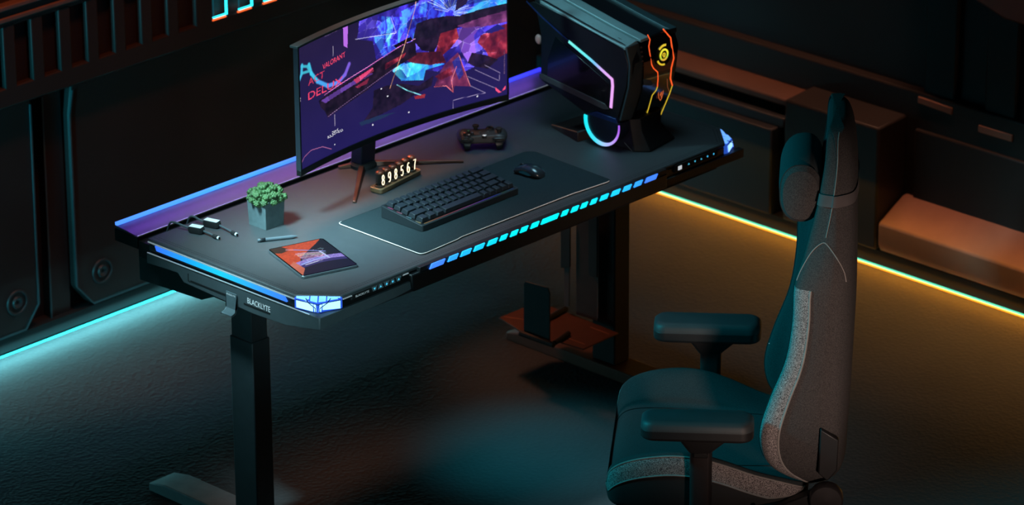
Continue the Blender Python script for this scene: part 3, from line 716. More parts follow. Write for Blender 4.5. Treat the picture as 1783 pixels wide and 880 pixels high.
# ---- two little cable adapters hooked over the back edge
M_chrome = mat('smoky_chrome', (235, 242, 242), .35, .1)
M_cab = mat('grey_cable', (70, 80, 84), .4)
labs = ('small box-shaped cable adapter on the desk, nearer the left end', 'small box-shaped cable adapter on the desk, nearer the succulent pot')
for k, (e0, e1, e2, e3) in enumerate((((303, 393), (331, 398), (353, 402), (382, 413)), ((337, 383), (357, 387), (381, 392), (413, 407)))):
    zc = T+.009
    q0, q1, q2, q3 = [onz(*e, zc) for e in (e0, e1, e2, e3)]
    ad = thing('cable_adapter', labs[k], 'cable adapter', 'cable adapters at the back left of the desk', (*((q1+q2)/2).xy, T))
    d = (q2-q1).normalized(); n_ = Vector((-d.y, d.x, 0))
    bx = MB(); hwid = .0105
    sec = lambda p, w_, z0, z1: [p+n_*-w_+Vector((0,0,z0)), p+n_*w_+Vector((0,0,z0)), p+n_*w_+Vector((0,0,z1)), p-n_*w_+Vector((0,0,z1))]
    b0 = Vector((q1.x, q1.y, T)); b1 = Vector((q2.x, q2.y, T))
    bx.loft([sec(b0-d*.003, .006, .004, .013), sec(b0+d*.003, hwid, .001, .018), sec(b1-d*.003, hwid, .001, .018), sec(b1+d*.003, .006, .004, .013)])
    obj('adapter_box', bx, M_black, ad, bevel=.001)
    tp = MB().add([b0+d*.001-n_*.009+Vector((0,0,.0185)), b1-d*.001-n_*.009+Vector((0,0,.0185)), b1-d*.001+n_*.009+Vector((0,0,.0185)), b0+d*.001+n_*.009+Vector((0,0,.0185))], [(0,1,2,3)])
    obj('top_plate', tp, M_chrome, ad, smooth=False, label='shiny top plate')
    back = Vector((q0.x, q0.y, T)); e = (back-b0).normalized()
    cbm = MB().tube([tuple(p) for p in crom([b0+Vector((0,0,.009)), b0+e*.015+Vector((0,0,.012)), back+Vector((0,0,.018)), back+Vector((-.004,.012,.012)), back+Vector((-.006,.02,-.012))], 5)], .0028, 8)
    obj('cable', cbm, M_cab, ad)
    en = Vector((q3.x, q3.y, T)); e = (en-b1).normalized()
    obj('cable', MB().tube([b1+Vector((0,0,.009)), b1+e*.5*(en-b1).length+Vector((0,0,.008)), en-e*.018+Vector((0,0,.0062))], .0026, 8), M_cab, ad)
    pg = MB().tube([en-e*.022+Vector((0,0,.0058)), en-e*.008+Vector((0,0,.0055)), en-e*.0075+Vector((0,0,.0055)), en+Vector((0,0,.0052))], [.0052, .0052, .0036, .0034], 8)
    obj('plug', pg, M_black, ad)
    pgs = MB().tube([en-e*.006+Vector((0,0,.0056)), en-e*.001+Vector((0,0,.0055))], [.0043, .0043], 8)
    obj('plug_tip', pgs, M_chrome, ad)

# ---- row of glowing digit tubes
qa = onz(664, 339.5); qb = onz(735, 304); an = math.atan2((qb-qa).y, (qb-qa).x)
nx = thing('digit_tube_clock', 'desk clock of six glowing digit tubes on a wooden base beside the monitor foot', 'clock', None, (qa.x, qa.y, T), an)
NL = (qb-qa).length
M_wood = mat('dark_walnut', (112, 84, 56), .5, vary=.3, vscale=40)
nbase = obj('base', MB().prism(rrect(0, NL, 0, .04, .009), 2, .0005, .0125), M_wood, nx, bevel=.002, w=False, label='wooden base with glowing edge')
obj('base_rim', MB().tube([(x, y, .0127) for x, y in rrect(.001, NL-.001, .001, .039, .008)], .0009, 6, True), mat('brass_rim', (190, 160, 120), .4, .5, vary=.05), nbase, w=False)
M_tube = mat('smoky_glass', (26, 28, 26), .12, alpha=.42, vary=0, coat=.5)
M_dig = mat('warm_digit', (255, 235, 190), emit=2.2, ergb=(255, 232, 190))
def _arc(cx, cy, rx, ry, a0, a1, n=12): return [(cx+rx*math.cos(math.radians(a0+(a1-a0)*k/n)), cy+ry*math.sin(math.radians(a0+(a1-a0)*k/n))) for k in range(n+1)]
DIG = {'8': [_arc(.5, .74, .42, .25, 0, 360, 18), _arc(.5, .25, .5, .25, 0, 360, 18)], '9': [_arc(.5, .70, .5, .29, 0, 360, 18), [(1, .7), (.98, .4), (.8, .12), (.5, 0), (.15, .06)]],
       '5': [[(.92, 1), (.12, 1), (.06, .55)]+_arc(.45, .31, .52, .31, 130, -140, 14)], '6': [_arc(.5, .29, .5, .29, 0, 360, 18), [(0, .3), (.04, .6), (.25, .9), (.6, 1), (.85, .93)]], '7': [[(.02, 1), (.98, 1), (.6, .5), (.42, 0)]]}
M_cap = mat('copper_cap', (150, 84, 62), .35, .6)
for k, dch in enumerate('898567'):
    xc = .020+k*(NL-.040)/5
    tb_ = obj('digit_tube', MB().lathe([(.0105, .013), (.0108, .016), (.0108, .046), (.0098, .051), (.006, .0535), (.0, .054)], (xc, .020, 0), 20), M_tube, nx, w=False)
    obj('tube_socket', MB().lathe([(.0128, .0125), (.0128, .0165), (.0110, .0175), (.0110, .0125)], (xc, .020, 0), 20), mat('dark_socket', (52, 42, 34), .4, .3), tb_, w=False)
    obj('tube_cap', MB().lathe([(.0104, .0485), (.0108, .0495), (.0100, .0525), (.007, .0545), (.003, .0552), (0, .0555)], (xc, .020, 0), 18), M_cap, tb_, w=False, label='copper cap')
    dm_ = MB()
    for path in DIG[dch]: dm_.tube([(xc-.0046+x*.0092, .0085, .0190+y*.0265) for x, y in path], .00085, 6)
    obj('digit', dm_, M_dig, tb_, smooth=False, w=False, label='glowing digit %s' % dch)
    obj('mesh_grid', MB().box(xc-.0065, xc+.0065, .022, .0225, .017, .045), mat('dark_grid', (40, 30, 22), .5, .5), tb_, w=False)
# ---- game controller, bumpers towards the camera
cc = onz(840, 243, T+.018)
gp = thing('game_controller', 'black wireless game controller lying between the monitor and the computer case', 'game controller', None, (cc.x, cc.y, T), math.atan2(-.667, .744))
G = MB()
G.ball((0, .000, .030), .052, .030, .0145, 24, 14)
G.box(-.040, .040, -.030, .024, .018, .040)
for sx in (-1, 1):
    G.ball((sx*.045, .004, .027), .021, .034, .0185, 20, 12)
    G.ball((sx*.052, .030, .020), .0145, .026, .016, 20, 12)
    G.ball((sx*.042, -.024, .028), .019, .012, .014, 20, 12)
body = obj('body', G, mat('black_controller_shell', (44, 46, 49), .5, vary=.05), gp, w=False)
rm = body.modifiers.new('remesh', 'REMESH'); rm.mode = 'VOXEL'; rm.voxel_size = .0018; rm.use_smooth_shade = True
sm = body.modifiers.new('smooth', 'SMOOTH'); sm.iterations = 9; sm.factor = .5
for sx in (-1, 1):
    t_ = MB().loft([[(sx*.042+a*1.0, -.033-b, z) for a, b in ((-.011*k1, -.008), (.011*k1, -.008), (.011*k1, .004*k2), (-.011*k1, .004*k2))] for z, k1, k2 in ((.003, .55, 1.3), (.012, .8, 1.6), (.022, 1, 1.2), (.027, 1, .4))])
    obj('trigger', t_, mat('glossy_trigger', (26, 28, 30), .3), gp, bevel=.002, w=False)
    obj('bumper', MB().box(sx*.042-.017, sx*.042+.017, -.0375, -.028, .0285, .0345), mat('bumper_black', (30, 33, 35), .25), gp, bevel=.002, w=False)
Mi = wm(gp).inverted()
def lc(px, py, z): return Mi @ onz(px, py, T+z)
for px_, py_ in ((828, 217.5), (868.5, 222.5)):
    p = lc(px_, py_, .0535)
    s_ = obj('thumbstick', MB().lathe([(.0072, .038), (.0052, .041), (.0052, .0475), (.0085, .049), (.0088, .0525), (.0075, .0535), (.0062, .0525), (0, .0522)], (p.x, p.y, 0), 22), M_black, gp, w=False)
p = lc(853, 222.5, .046)
dp = MB().lathe([(.0105, .040), (.0105, .0462), (.009, .0468), (.008, .0460), (0, .0455)], (p.x, p.y, 0), 22); dp.box(p.x-.0085, p.x+.0085, p.y-.0026, p.y+.0026, .0455, .0475); dp.box(p.x-.0026, p.x+.0026, p.y-.0085, p.y+.0085, .0455, .0475)
obj('direction_pad', dp, mat('dark_pad', (22, 24, 26), .35), gp, w=False)
for (px_, py_), c_ in zip(((815.5, 228), (808.7, 231.5), (822.3, 230.8), (816.5, 234.7)), ((80, 150, 90), (205, 90, 60), (70, 100, 130), (190, 190, 185))):
    p = lc(px_, py_, .0475)
    b_ = obj('face_button', MB().lathe([(.0042, .041), (.0042, .0462), (.0032, .0475), (0, .0478)], (p.x, p.y, 0), 16), M_black, gp, w=False)
    obj('button_mark', MB().lathe([(.0023, .0478), (0, .04795)], (p.x, p.y, 0), 12), mat('mark_%d' % c_[0], c_, .4, emit=.35, ergb=c_), b_, w=False)
for px_, py_ in ((835.5, 229.6), (849.5, 229)):
    p = lc(px_, py_, .045); obj('menu_button', MB().lathe([(.003, .040), (.003, .0452), (0, .0456)], (p.x, p.y, 0), 14), mat('grey_button_small', (80, 84, 88), .4), gp, w=False)
p = lc(843.5, 236.5, .042)
hb = MB().lathe([(.0062, .036), (.0062, .0425), (.005, .0432), (0, .0434)], (p.x, p.y, 0), 20); obj('home_button', hb, M_black, gp, w=False)
lg = MB().lathe([(.0050, .0434), (.0, .0437)], (p.x, p.y, 0), 20)
lgo = obj('home_emblem', lg, mat('lit_emblem', (225, 228, 230), emit=.9, ergb=(220, 224, 228)), gp, w=False, label='white round lit emblem with a dark cross')
x_ = MB()
for s1_ in (-1, 1): x_.strip([(p.x-.0042, p.y-s1_*.0036, .0438), (p.x, p.y+s1_*.0004, .0438), (p.x+.0042, p.y+s1_*-.0036, .0438)], .0011, .0002, (0,0,1))
obj('emblem_cross', x_, M_black, lgo, w=False)

# ================================================================ monitor
mon = thing('curved_monitor', 'wide curved monitor with purple, blue and red abstract artwork on a dark tripod stand', 'monitor', None, (.71, .42, T))
MX0, MW, MY, SAG, MZ0, MH = .341, .751, .335, .042, .886, .345
def ms_(s, t, off=0.):
    """point on the screen arc: s along the width, t from the top down, off towards the back"""
    a = 2*s-1
    n = Vector((4*SAG*a/MW, 1, 0)).normalized()
    p = Vector((MX0+MW*s, MY+SAG*(1-a*a), MZ0+MH*(1-t)))
    return p+n*off
NS = 40
sv = [i/NS for i in range(NS+1)]
M_bez = mat('teal_lit_bezel', (70, 84, 84), .45, .2, vary=.05); M_bezd = mat('black_bezel', (16, 18, 20), .4)  # teal light on the top bezel put into its colour
def bar(t0, t1, s0=0., s1=1., o0=-.002, o1=.012):
    rings = []
    for i in range(NS+1):
        s = s0+(s1-s0)*i/NS
        rings.append([ms_(s, t0, o0), ms_(s, t1, o0), ms_(s, t1, o1), ms_(s, t0, o1)])
    return MB().loft(rings)
ml, mr_, mt, mbm = .008, .004, .018, .045
housing = obj('housing', bar(.002, .998, .001, .999, .004, .0115), M_bezd, mon, bevel=.002)
obj('bezel', bar(0, mt, 0, 1, -.002, .022), M_bez, mon, bevel=.001, label='top bezel with teal light painted in')
obj('bezel', bar(1-mbm, 1), M_bezd, mon, bevel=.001)
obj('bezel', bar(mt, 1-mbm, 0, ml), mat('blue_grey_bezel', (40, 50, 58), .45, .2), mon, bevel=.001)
obj('bezel', bar(mt, 1-mbm, 1-mr_, 1), M_bezd, mon)
# the picture: painted in screen coordinates (metres from the upper left corner of the panel)
PWm, PHm = MW*(1-ml-mr_), MH*(1-mt-mbm)
def scr(px, py):
    Y = MY+.02
    for _ in range(8):
        q = ony(px, py, Y); s = (q.x-MX0)/MW; Y = MY+SAG*(1-(2*s-1)**2)
    return ((s-ml)*MW, (1-(q.z-MZ0)/MH-mt)*MH)
S_ = lambda P: [scr(*p) for p in P]
cv = Canvas(460, 196, PWm, PHm)
n1 = vnoise(cv.x*14, cv.y*14, 1); n2 = vnoise(cv.x*34+2, cv.y*22+1, 2, 5); n3 = vnoise(cv.x*60, cv.y*60, 4, 3)
base = np.stack([(27+8*n1)/255, (21+6*n1)/255, (56+22*np.clip(cv.y/PHm, 0, 1)+8*n1)/255], -1); cv.a[:] = base
def ramp(v, stops):
    out = np.zeros(v.shape+(3,))
    xs = [p for p, c in stops]
    for k in range(3): out[..., k] = np.interp(v, xs, [c[k]/255 for p, c in stops])
    return out
w_ = np.abs(np.sin((n2*9+cv.x*30)*1.0))
blue = ramp(.55*n2+.45*w_, [(0, (24, 16, 80)), (.35, (48, 36, 190)), (.6, (60, 84, 255)), (.78, (70, 150, 255)), (.95, (120, 225, 255))])
deep = ramp(n2, [(.2, (22, 16, 70)), (.5, (52, 40, 170)), (.75, (90, 70, 235))])
red = ramp(.6*n3+.4*n2, [(.2, (40, 12, 34)), (.45, (104, 26, 48)), (.65, (150, 40, 58)), (.85, (206, 92, 96))])
plum = ramp(.5*n3+.5*n1, [(.2, (40, 20, 50)), (.5, (96, 44, 96)), (.8, (150, 78, 130))])
dark = ramp(n3, [(.2, (14, 10, 26)), (.8, (40, 26, 48))])
cyan = ramp(n2, [(.2, (40, 90, 255)), (.5, (60, 190, 255)), (.8, (140, 240, 255))])
cv.poly(S_([(627, 28), (700, -30), (960, -40), (960, 60), (800, 130), (740, 122), (706, 143), (690, 128), (668, 100), (656, 104), (650, 72), (624, 69)]), 0, .95, deep)
cv.poly(S_([(660, 30), (716, 30), (700, 62), (690, 92), (668, 100), (652, 70)]), 0, 1, blue)
cv.poly(S_([(700, 20), (760, -10), (890, -30), (890, 30), (800, 50), (735, 70), (706, 66)]), 0, .9, blue)
cv.poly(S_([(632, 28), (660, 26), (690, 57), (660, 62), (622, 68)]), (52, 40, 140), .8)
cv.poly(S_([(660, 28), (684, 30), (691, 57), (664, 60), (655, 45)]), 0, 1, blue); cv.line(S_([(620, 69), (691, 58), (682, 32)]), .0012, (200, 200, 235), .8)
cv.poly(S_([(690, 112), (762, 104), (775, 112), (742, 122), (738, 140), (700, 141), (684, 124)]), 0, 1, cyan)
for k in range(26):
    a = math.radians(195+k*8.2); r0, r1 = 5+3*(k % 3), 22+(k*7 % 23)
    cx_, cy_ = 786, 22
    cv.line(S_([(cx_+r0*math.cos(a), cy_+r0*math.sin(a)), (cx_+r1*1.3*math.cos(a), cy_+r1*math.sin(a))]), .0013, ((170, 190, 255), (90, 130, 255), (210, 235, 255))[k % 3], .85)
cv.poly(S_([(810, 26), (850, -6), (885, -20), (885, 8), (838, 24)]), 0, .9, cyan)
cv.poly(S_([(793, 20), (800, -20), (830, -30), (812, 8)]), (30, 18, 44), .9)
# angular shards: dark plume, red plates, violet plates
cv.poly(S_([(726, 42), (745, 34), (778, 28), (800, 28), (840, 16), (885, 6), (885, 30), (850, 40), (800, 48), (772, 62), (756, 92), (735, 88), (720, 70)]), 0, .96, dark)
cv.poly(S_([(796, 46), (842, 30), (885, 18), (885, 38), (848, 46), (822, 52)]), 0, .95, plum)
cv.poly(S_([(800, 50), (838, 46), (826, 62), (830, 96), (818, 112), (804, 90), (797, 70)]), (112, 66, 170), .9)
cv.poly(S_([(838, 62), (885, 40), (885, 92), (856, 108), (846, 88), (832, 74)]), 0, .95, red)
cv.poly(S_([(842, 58), (868, 42), (880, 50), (856, 58)]), (30, 30, 110), .95)
cv.poly(S_([(768, 58), (796, 50), (800, 66), (786, 84), (772, 96), (778, 110), (748, 113), (714, 108), (702, 100), (716, 94), (760, 90)]), 0, 1, red)
cv.poly(S_([(700, 98), (722, 92), (768, 90), (776, 106), (750, 114), (718, 110)]), 0, .85, dark*.5+red*.5)
cv.poly(S_([(822, 92), (846, 96), (868, 104), (850, 120), (826, 116), (815, 110)]), 0, .9, dark)
cv.poly(S_([(798, 92), (806, 112), (820, 151), (793, 150), (790, 160), (778, 150), (757, 152), (768, 124), (776, 112)]), 0, .95, plum*.55+red*.45)
cv.poly(S_([(788, 108), (800, 98), (808, 130), (800, 140)]), (36, 40, 130), .9)
cv.line(S_([(757, 152), (778, 150), (790, 161), (787, 140), (796, 116)]), .001, (230, 100, 90), .8); cv.line(S_([(800, 96), (820, 151)]), .001, (225, 120, 110), .8)
cv.poly(S_([(758, 134), (784, 118), (790, 130), (768, 140)]), 0, .9, red)
cv.poly(S_([(652, 158), (672, 150), (700, 146), (730, 150), (756, 132), (752, 150), (722, 166), (700, 182), (668, 198), (634, 212), (650, 188)]), 0, .85, dark)
cv.line(S_([(692, 148), (710, 158), (740, 168)]), .0016, (130, 225, 235), .9); cv.poly(S_([(722, 168), (742, 164), (740, 171), (724, 173)]), (150, 40, 50), .9)
cv.poly(S_([(626, 214), (660, 202), (690, 196), (664, 208), (630, 220)]), (30, 50, 80), .8)
# long dark diagonal bars with pink edges
cv.poly(S_([(556, 176), (566, 168), (640, 122), (702, 78), (724, 70), (726, 96), (690, 118), (640, 158), (572, 206), (568, 196), (560, 188)]), 0, .97, dark)
cv.poly(S_([(560, 176), (640, 128), (652, 128), (568, 180)]), (96, 60, 150), .9)
cv.line(S_([(566, 166), (640, 118), (706, 76), (724, 68)]), .0012, (226, 120, 190), .95)
cv.poly(S_([(616, 140), (650, 118), (652, 124), (622, 146)]), (190, 56, 96), .9); cv.poly(S_([(620, 152), (644, 136), (640, 146), (624, 154)]), (160, 44, 80), .9)
cv.poly(S_([(671, 112), (690, 102), (708, 92), (704, 100), (672, 122)]), 0, 1, red); cv.line(S_([(572, 204), (640, 154), (690, 118)]), .0009, (150, 110, 170), .8)
cv.poly(S_([(686, 80), (716, 64), (720, 70), (690, 84)]), (12, 8, 24), 1)
cv.line(S_([(728, -30), (724, 14), (704, 84), (680, 154)]), .0014, (214, 150, 110), .9)
# facets: every painted area breaks into lighter and darker shards with bright seams
rs_ = np.random.RandomState(8); sites = rs_.rand(260, 2)*np.array([PWm, PHm]); val = rs_.rand(260)
gx, gy = cv.x*1.0+cv.y*.35, cv.y*1.6; sx_, sy_ = sites[:, 0]*1.0+sites[:, 1]*.35, sites[:, 1]*1.6
d1 = np.full(gx.shape, 9.); d2 = np.full(gx.shape, 9.); idx = np.zeros(gx.shape, int)
for i in range(260):
    d = np.hypot(gx-sx_[i], gy-sy_[i]); new = d < d1
    d2 = np.where(new, d1, np.minimum(d2, d)); idx = np.where(new, i, idx); d1 = np.where(new, d, d1)
lum = cv.a.max(-1); busy = np.clip((lum-.42)/.25, 0, 1)
shade = (.62+.75*val[idx])
cv.a = cv.a*(1-busy[..., None])+np.clip(cv.a*shade[..., None]+(.10*(val[idx] > .8))[..., None], 0, 1)*busy[..., None]
seam_ = np.clip(1-(d2-d1)/.0016, 0, 1)*busy*(val[idx] > .35)*.55
cv.a = cv.a*(1-seam_[..., None])+np.array([.86, .84, 1.])*seam_[..., None]
# frame lines at the right
M_l = (176, 160, 196)
for P in ([(820, 150), (846, 162), (790, 175), (790, 190)], [(816, 134), (866, 155)], [(828, 122), (870, 141), (871, 127), (845, 114)], [(884, 30), (884, 120)]): cv.line(S_(P), .0009, M_l, .8)
cv.poly(S_([(863, 152.5), (874, 161), (869, 162.5), (864, 158)]), (240, 80, 120), 1); cv.poly(S_([(881.5, 148.5), (880.5, 156), (875, 158.5)]), (240, 80, 120), 1)
for k in range(14): cv.dot(*scr(879, 90+k*2.9), .0012, (120, 90, 120))
# left side: ribbons, lettering, small marks
cv.poly(S_([(598, 40), (607, 36), (606, 84), (599, 80)]), (172, 100, 214), 1)
rib = [(539, 113), (543, 128), (554, 142), (572, 150), (590, 144), (602, 130), (609, 112)]
rc = ((60, 190, 220), (60, 190, 225), (70, 160, 230), (90, 140, 235), (110, 110, 225), (120, 90, 210))
for k in range(6): cv.line(S_(rib[k:k+2]), .0075, rc[k], .95)
cv.line(S_([(526, 116), (536, 116), (540, 124), (527, 128)]), .005, (60, 180, 200), .9); cv.line(S_([(527, 114), (526, 130), (520, 146)]), .0065, (60, 180, 215), .95)
def stext(txt, p0, p1, ph, c):
    o = np.array(scr(*p0)); r = np.array(scr(*p1))-o; V, F = text_tris(txt); ym = max(v[1] for v in V)
    u = np.array(scr(p0[0], p0[1]-ph))-o
    cv.text(txt, o, r, u/ym, c)
stext('VALORANT', (563, 122), (602, 99), 9, (235, 70, 104))
stext('ACT', (538, 150), (566, 135), 12, (190, 52, 84)); stext('DELUX', (538, 175), (598, 146), 13, (225, 64, 100))
for P in ([(581, 81), (581, 98)], [(584, 200), (584, 220)]): cv.line(S_(P), .0011, (190, 180, 200), .9)
stext('DEFY', (579, 234), (590, 228), 4, (215, 215, 225)); stext('BOUNDARIES', (572, 242), (598, 228), 4, (215, 215, 225))
stext('EPISODE 05', (567, 65), (588, 54), 4, (96, 80, 120))
cv.line(S_([(524, 290), (531, 274), (543, 262), (563, 256), (578, 260)]), .0012, (190, 110, 150), .85)
for p in ((584, 252), (650, 218), (713, 196), (665, 155), (676, 168), (524, 172), (524, 176), (523, 252), (832, 168), (521, 105)): cv.dot(*scr(*p), .0022, (225, 225, 235))
cv.line(S_([(523, 204), (523, 240)]), .001, (150, 70, 120), .7)
# tint towards the lower left, keep the panel slightly luminous
cv.a = np.clip(cv.a, 0, 1)
picture('screen', cv, lambda s, t: ms_(ml+s*(1-ml-mr_), mt+t*(1-mt-mbm), 0.002), paint_emit('screen_glow', 1.2), mon, True)
# stand
cx0, cy0 = .712, .492
st_ = MB().loft([[(cx0-.026, cy0-.016, T+.012), (cx0+.026, cy0-.016, T+.012), (cx0+.026, cy0+.022, T+.012), (cx0-.026, cy0+.022, T+.012)],
                 [(cx0-.026, cy0-.030, T+.16), (cx0+.026, cy0-.030, T+.16), (cx0+.026, cy0+.012, T+.16), (cx0-.026, cy0+.012, T+.16)],
                 [(cx0-.024, cy0-.045, T+.29), (cx0+.024, cy0-.045, T+.29), (cx0+.024, cy0-.006, T+.29), (cx0-.024, cy0-.006, T+.29)]])
obj('stand_column', st_, mat('blue_black_column', (20, 26, 40), .35, .2), mon, bevel=.003)
obj('stand_hub', MB().loft([[(cx0+r*math.cos(a), cy0+.002+r*math.sin(a), z) for a in [2*PI*k/20 for k in range(20)]] for r, z in ((.036, T+.001), (.036, T+.008), (.03, T+.014))]), M_black, mon)
obj('mount_arm', MB().box(cx0-.022, cx0+.022, .395, cy0-.02, T+.22, T+.28), M_black, mon, bevel=.003)
M_leg = mat('warm_lit_leg', (104, 62, 48), .35, .3, vary=.1)  # warm light on the stand legs put into their colour
def sleg(a, b, w0, w1):
    a, b = Vector(a), Vector(b); d = (b-a).normalized(); n_ = Vector((-d.y, d.x, 0))
    return MB().loft([[a-n_*w0+Vector((0,0,.001)), a+n_*w0+Vector((0,0,.001)), a+n_*w0*.6+Vector((0,0,.013)), a-n_*w0*.6+Vector((0,0,.013))],
                      [b-n_*w1+Vector((0,0,.001)), b+n_*w1+Vector((0,0,.001)), b+n_*w1*.6+Vector((0,0,.006)), b-n_*w1*.6+Vector((0,0,.006))]])
obj('stand_leg', sleg((cx0-.012, cy0-.006, T), (.514, .323, T), .0105, .0055), M_leg, mon, bevel=.001)
obj('stand_leg', sleg((cx0+.012, cy0-.006, T), (.906, .320, T), .0105, .0055), M_leg, mon, bevel=.001)
obj('stand_leg', sleg((cx0-.012, cy0+.01, T), (.655, .528, T), .0105, .007), M_leg, mon, bevel=.001)

# ================================================================ computer case
XL, XR = 1.235, 1.425
pc = thing('computer_case', 'angular black gaming computer case with orange light lines on the right end of the desk', 'computer', None, (1.33, .2, T))
hull_px = [(941, 60), (941, 140), (962, 155), (1020, 198), (1060, 212), (1078, 215), (1093, 150), (1097, 110), (1089, 81), (1040, 55), (985, 24), (930, -2), (915, -2)]
HP = [onx(*p, XL) for p in hull_px]; HP = [(v.y, v.z) for v in HP]
HP[11] = (HP[10][0]+.09, HP[10][1]+.018); HP[12] = (HP[10][0]+.115, HP[10][1]+.012)
M_pcs = mat('black_case_shell', (9, 10, 15), .35, .1, vary=.08)
M_pcg = mat('smoked_case_glass', (5, 5, 9), .16, vary=0, coat=.2)
M_pct = mat('dark_teal_metal', (40, 50, 53), .5, .25, vary=.08)
M_rail = mat('grey_teal_metal', (104, 124, 126), .45, .25, vary=.06)
shell = obj('shell', MB().prism(HP, 0, XL, XR), M_pcs, pc, bevel=.004)
fpts = sorted([(HP[5][1], HP[5][0]), (HP[6][1], HP[6][0]), (HP[7][1], HP[7][0]), (HP[8][1], HP[8][0])])
def yf(z): return float(np.interp(z, [p[0] for p in fpts], [p[1] for p in fpts]))
def onfront(px, py, off=0.):
    Y = .05
    for _ in range(10):
        q = ony(px, py, Y); Y = .5*Y+.5*yf(q.z)
    return Vector((q.x, Y-off, q.z))
def onside(px, py, off=0.): return onx(px, py, XL-off)
def sidepoly(P, th, off=0.):
    V = [onside(*p) for p in P]; return MB().prism([(v.y, v.z) for v in V], 0, XL-off-th, XL-off)
def frontpoly(P, th=.004, off=0.):
    V = [onfront(*p, off) for p in P]; n = len(V)
    return MB().add(V+[v+Vector((0, -th, 0)) for v in V], [list(range(n)), list(range(n, 2*n))]+[(i, (i+1) % n, n+(i+1) % n, n+i) for i in range(n)])
win = obj('side_window', sidepoly([(968, 63), (1061, 146), (1058, 184), (953, 138), (955, 100)], .002), M_pcg, pc, bevel=.0008, label='smoked glass side window')
obj('side_panel', sidepoly([(943, 29), (962, 40), (1072, 140), (1068, 190), (1077, 205), (1092, 150), (1095, 112), (1087, 84), (1040, 58), (985, 28), (930, 2), (921, 5)], .003), mat('upper_side_panel', (15, 13, 16), .35, .2), pc, bevel=.0008)
obj('panel_edge', MB().strip([onside(917, 2, .0035), onside(943, 29, .0035), onside(991, 72, .0035)], .004, .001, (-1,0,0)), mat('blue_edge', (30, 46, 96), .3, .4), pc)
l1 = MB().strip([onside(990.5, 72, .0035), onside(1030, 105, .0035), onside(1067, 139, .0035)], .0075, .0015, (-1,0,0))
l1.strip([onside(1066, 138, .0035), onside(1067, 150, .0035), onside(1064, 188, .0035)], .0085, .0015, (-1,0,0))
obj('side_light', l1, gradient_emit('side_glow', 1, [(.085, (240, 165, 245)), (.13, (215, 170, 250)), (.155, (120, 190, 245)), (.185, (100, 235, 240)), (.25, (120, 245, 235))], 1.05), pc, smooth=False, label='cyan to pink light line on the side')
obj('lower_trim', sidepoly([(941, 128), (945, 128), (1054, 180), (1061, 190), (1052, 190), (941, 136)], .004), mat('grey_lower_trim', (62, 60, 62), .4, .3), pc, bevel=.0008)
# chamfered teal plate at the front left
obj('front_side_plate', frontpoly([(1088, 82), (1109, 74), (1116, 108), (1116, 132), (1113, 159), (1097, 207), (1078, 210), (1092.5, 152), (1095, 114)], .006), M_pct, pc, bevel=.001)
# black front panel
def along(P, t):
    L_ = [math.dist(P[i], P[i+1]) for i in range(len(P)-1)]; s = t*sum(L_)
    for i, l in enumerate(L_):
        if s <= l or i == len(L_)-1: f = s/l; return (P[i][0]+(P[i+1][0]-P[i][0])*f, P[i][1]+(P[i+1][1]-P[i][1])*f)
        s -= l
PLft = [(1111, 72), (1118, 108), (1118, 132), (1115, 160), (1107, 190), (1106, 226)]; PRgt = [(1164, 50), (1174, 70), (1176, 100), (1168, 128), (1168, 150), (1160, 170), (1138, 214)]
rows_ = []
for k in range(25):
    a_, b_ = onfront(*along(PLft, k/24)), onfront(*along(PRgt, k/24)); rows_.append([a_.lerp(b_, j/6) for j in range(7)])
for r_ in rows_:
    for v in r_: v.y = yf(v.z)
fpm = MB().loft([[v+Vector((0, .004, 0)) for v in r_[::-1]]+[v+Vector((0, -.005, 0)) for v in r_] for r_ in rows_])
obj('front_panel', fpm, mat('gloss_black_front', (9, 8, 9), .15, vary=0, coat=.4), pc, bevel=.001)
fr = obj('front_plate', frontpoly([(1117, 137), (1130, 139), (1133, 146), (1128, 148), (1118, 147)], .002, .0052), mat('small_grey_plate', (74, 88, 92), .5), pc)
M_or = mat('orange_line', (255, 90, 40), emit=1.3, ergb=(250, 88, 36)); M_ye = mat('yellow_line', (235, 195, 60), emit=1.0, ergb=(225, 190, 50))
def fline(P, w, m, name='light_line', lab=None):
    V = [onfront(*p, .0056) for p in P]
    return obj(name, MB().tube(V, w, 6), m, pc, label=lab)
fline([(1125, 60), (1129, 68), (1127, 80), (1129, 94), (1132, 112), (1135, 118), (1142.5, 125), (1143, 136), (1142, 150)], .0013, M_or, lab='orange light line on the left of the front')
fline([(1142, 150), (1140, 156), (1133, 165), (1126, 190), (1118, 214)], .0011, M_ye)
fline([(1152, 50), (1157, 56), (1165, 65), (1167, 80), (1170.5, 100), (1166, 118), (1164.5, 136), (1168, 148)], .0018, M_or, lab='orange light line on the right of the front')
fline([(1168, 148), (1163, 163), (1155, 182), (1146, 203)], .0011, M_ye)
fline([(1159, 137), (1159.5, 150), (1163, 160)], .0006, mat('thin_orange', (180, 100, 60), emit=.5, ergb=(180, 100, 60)))
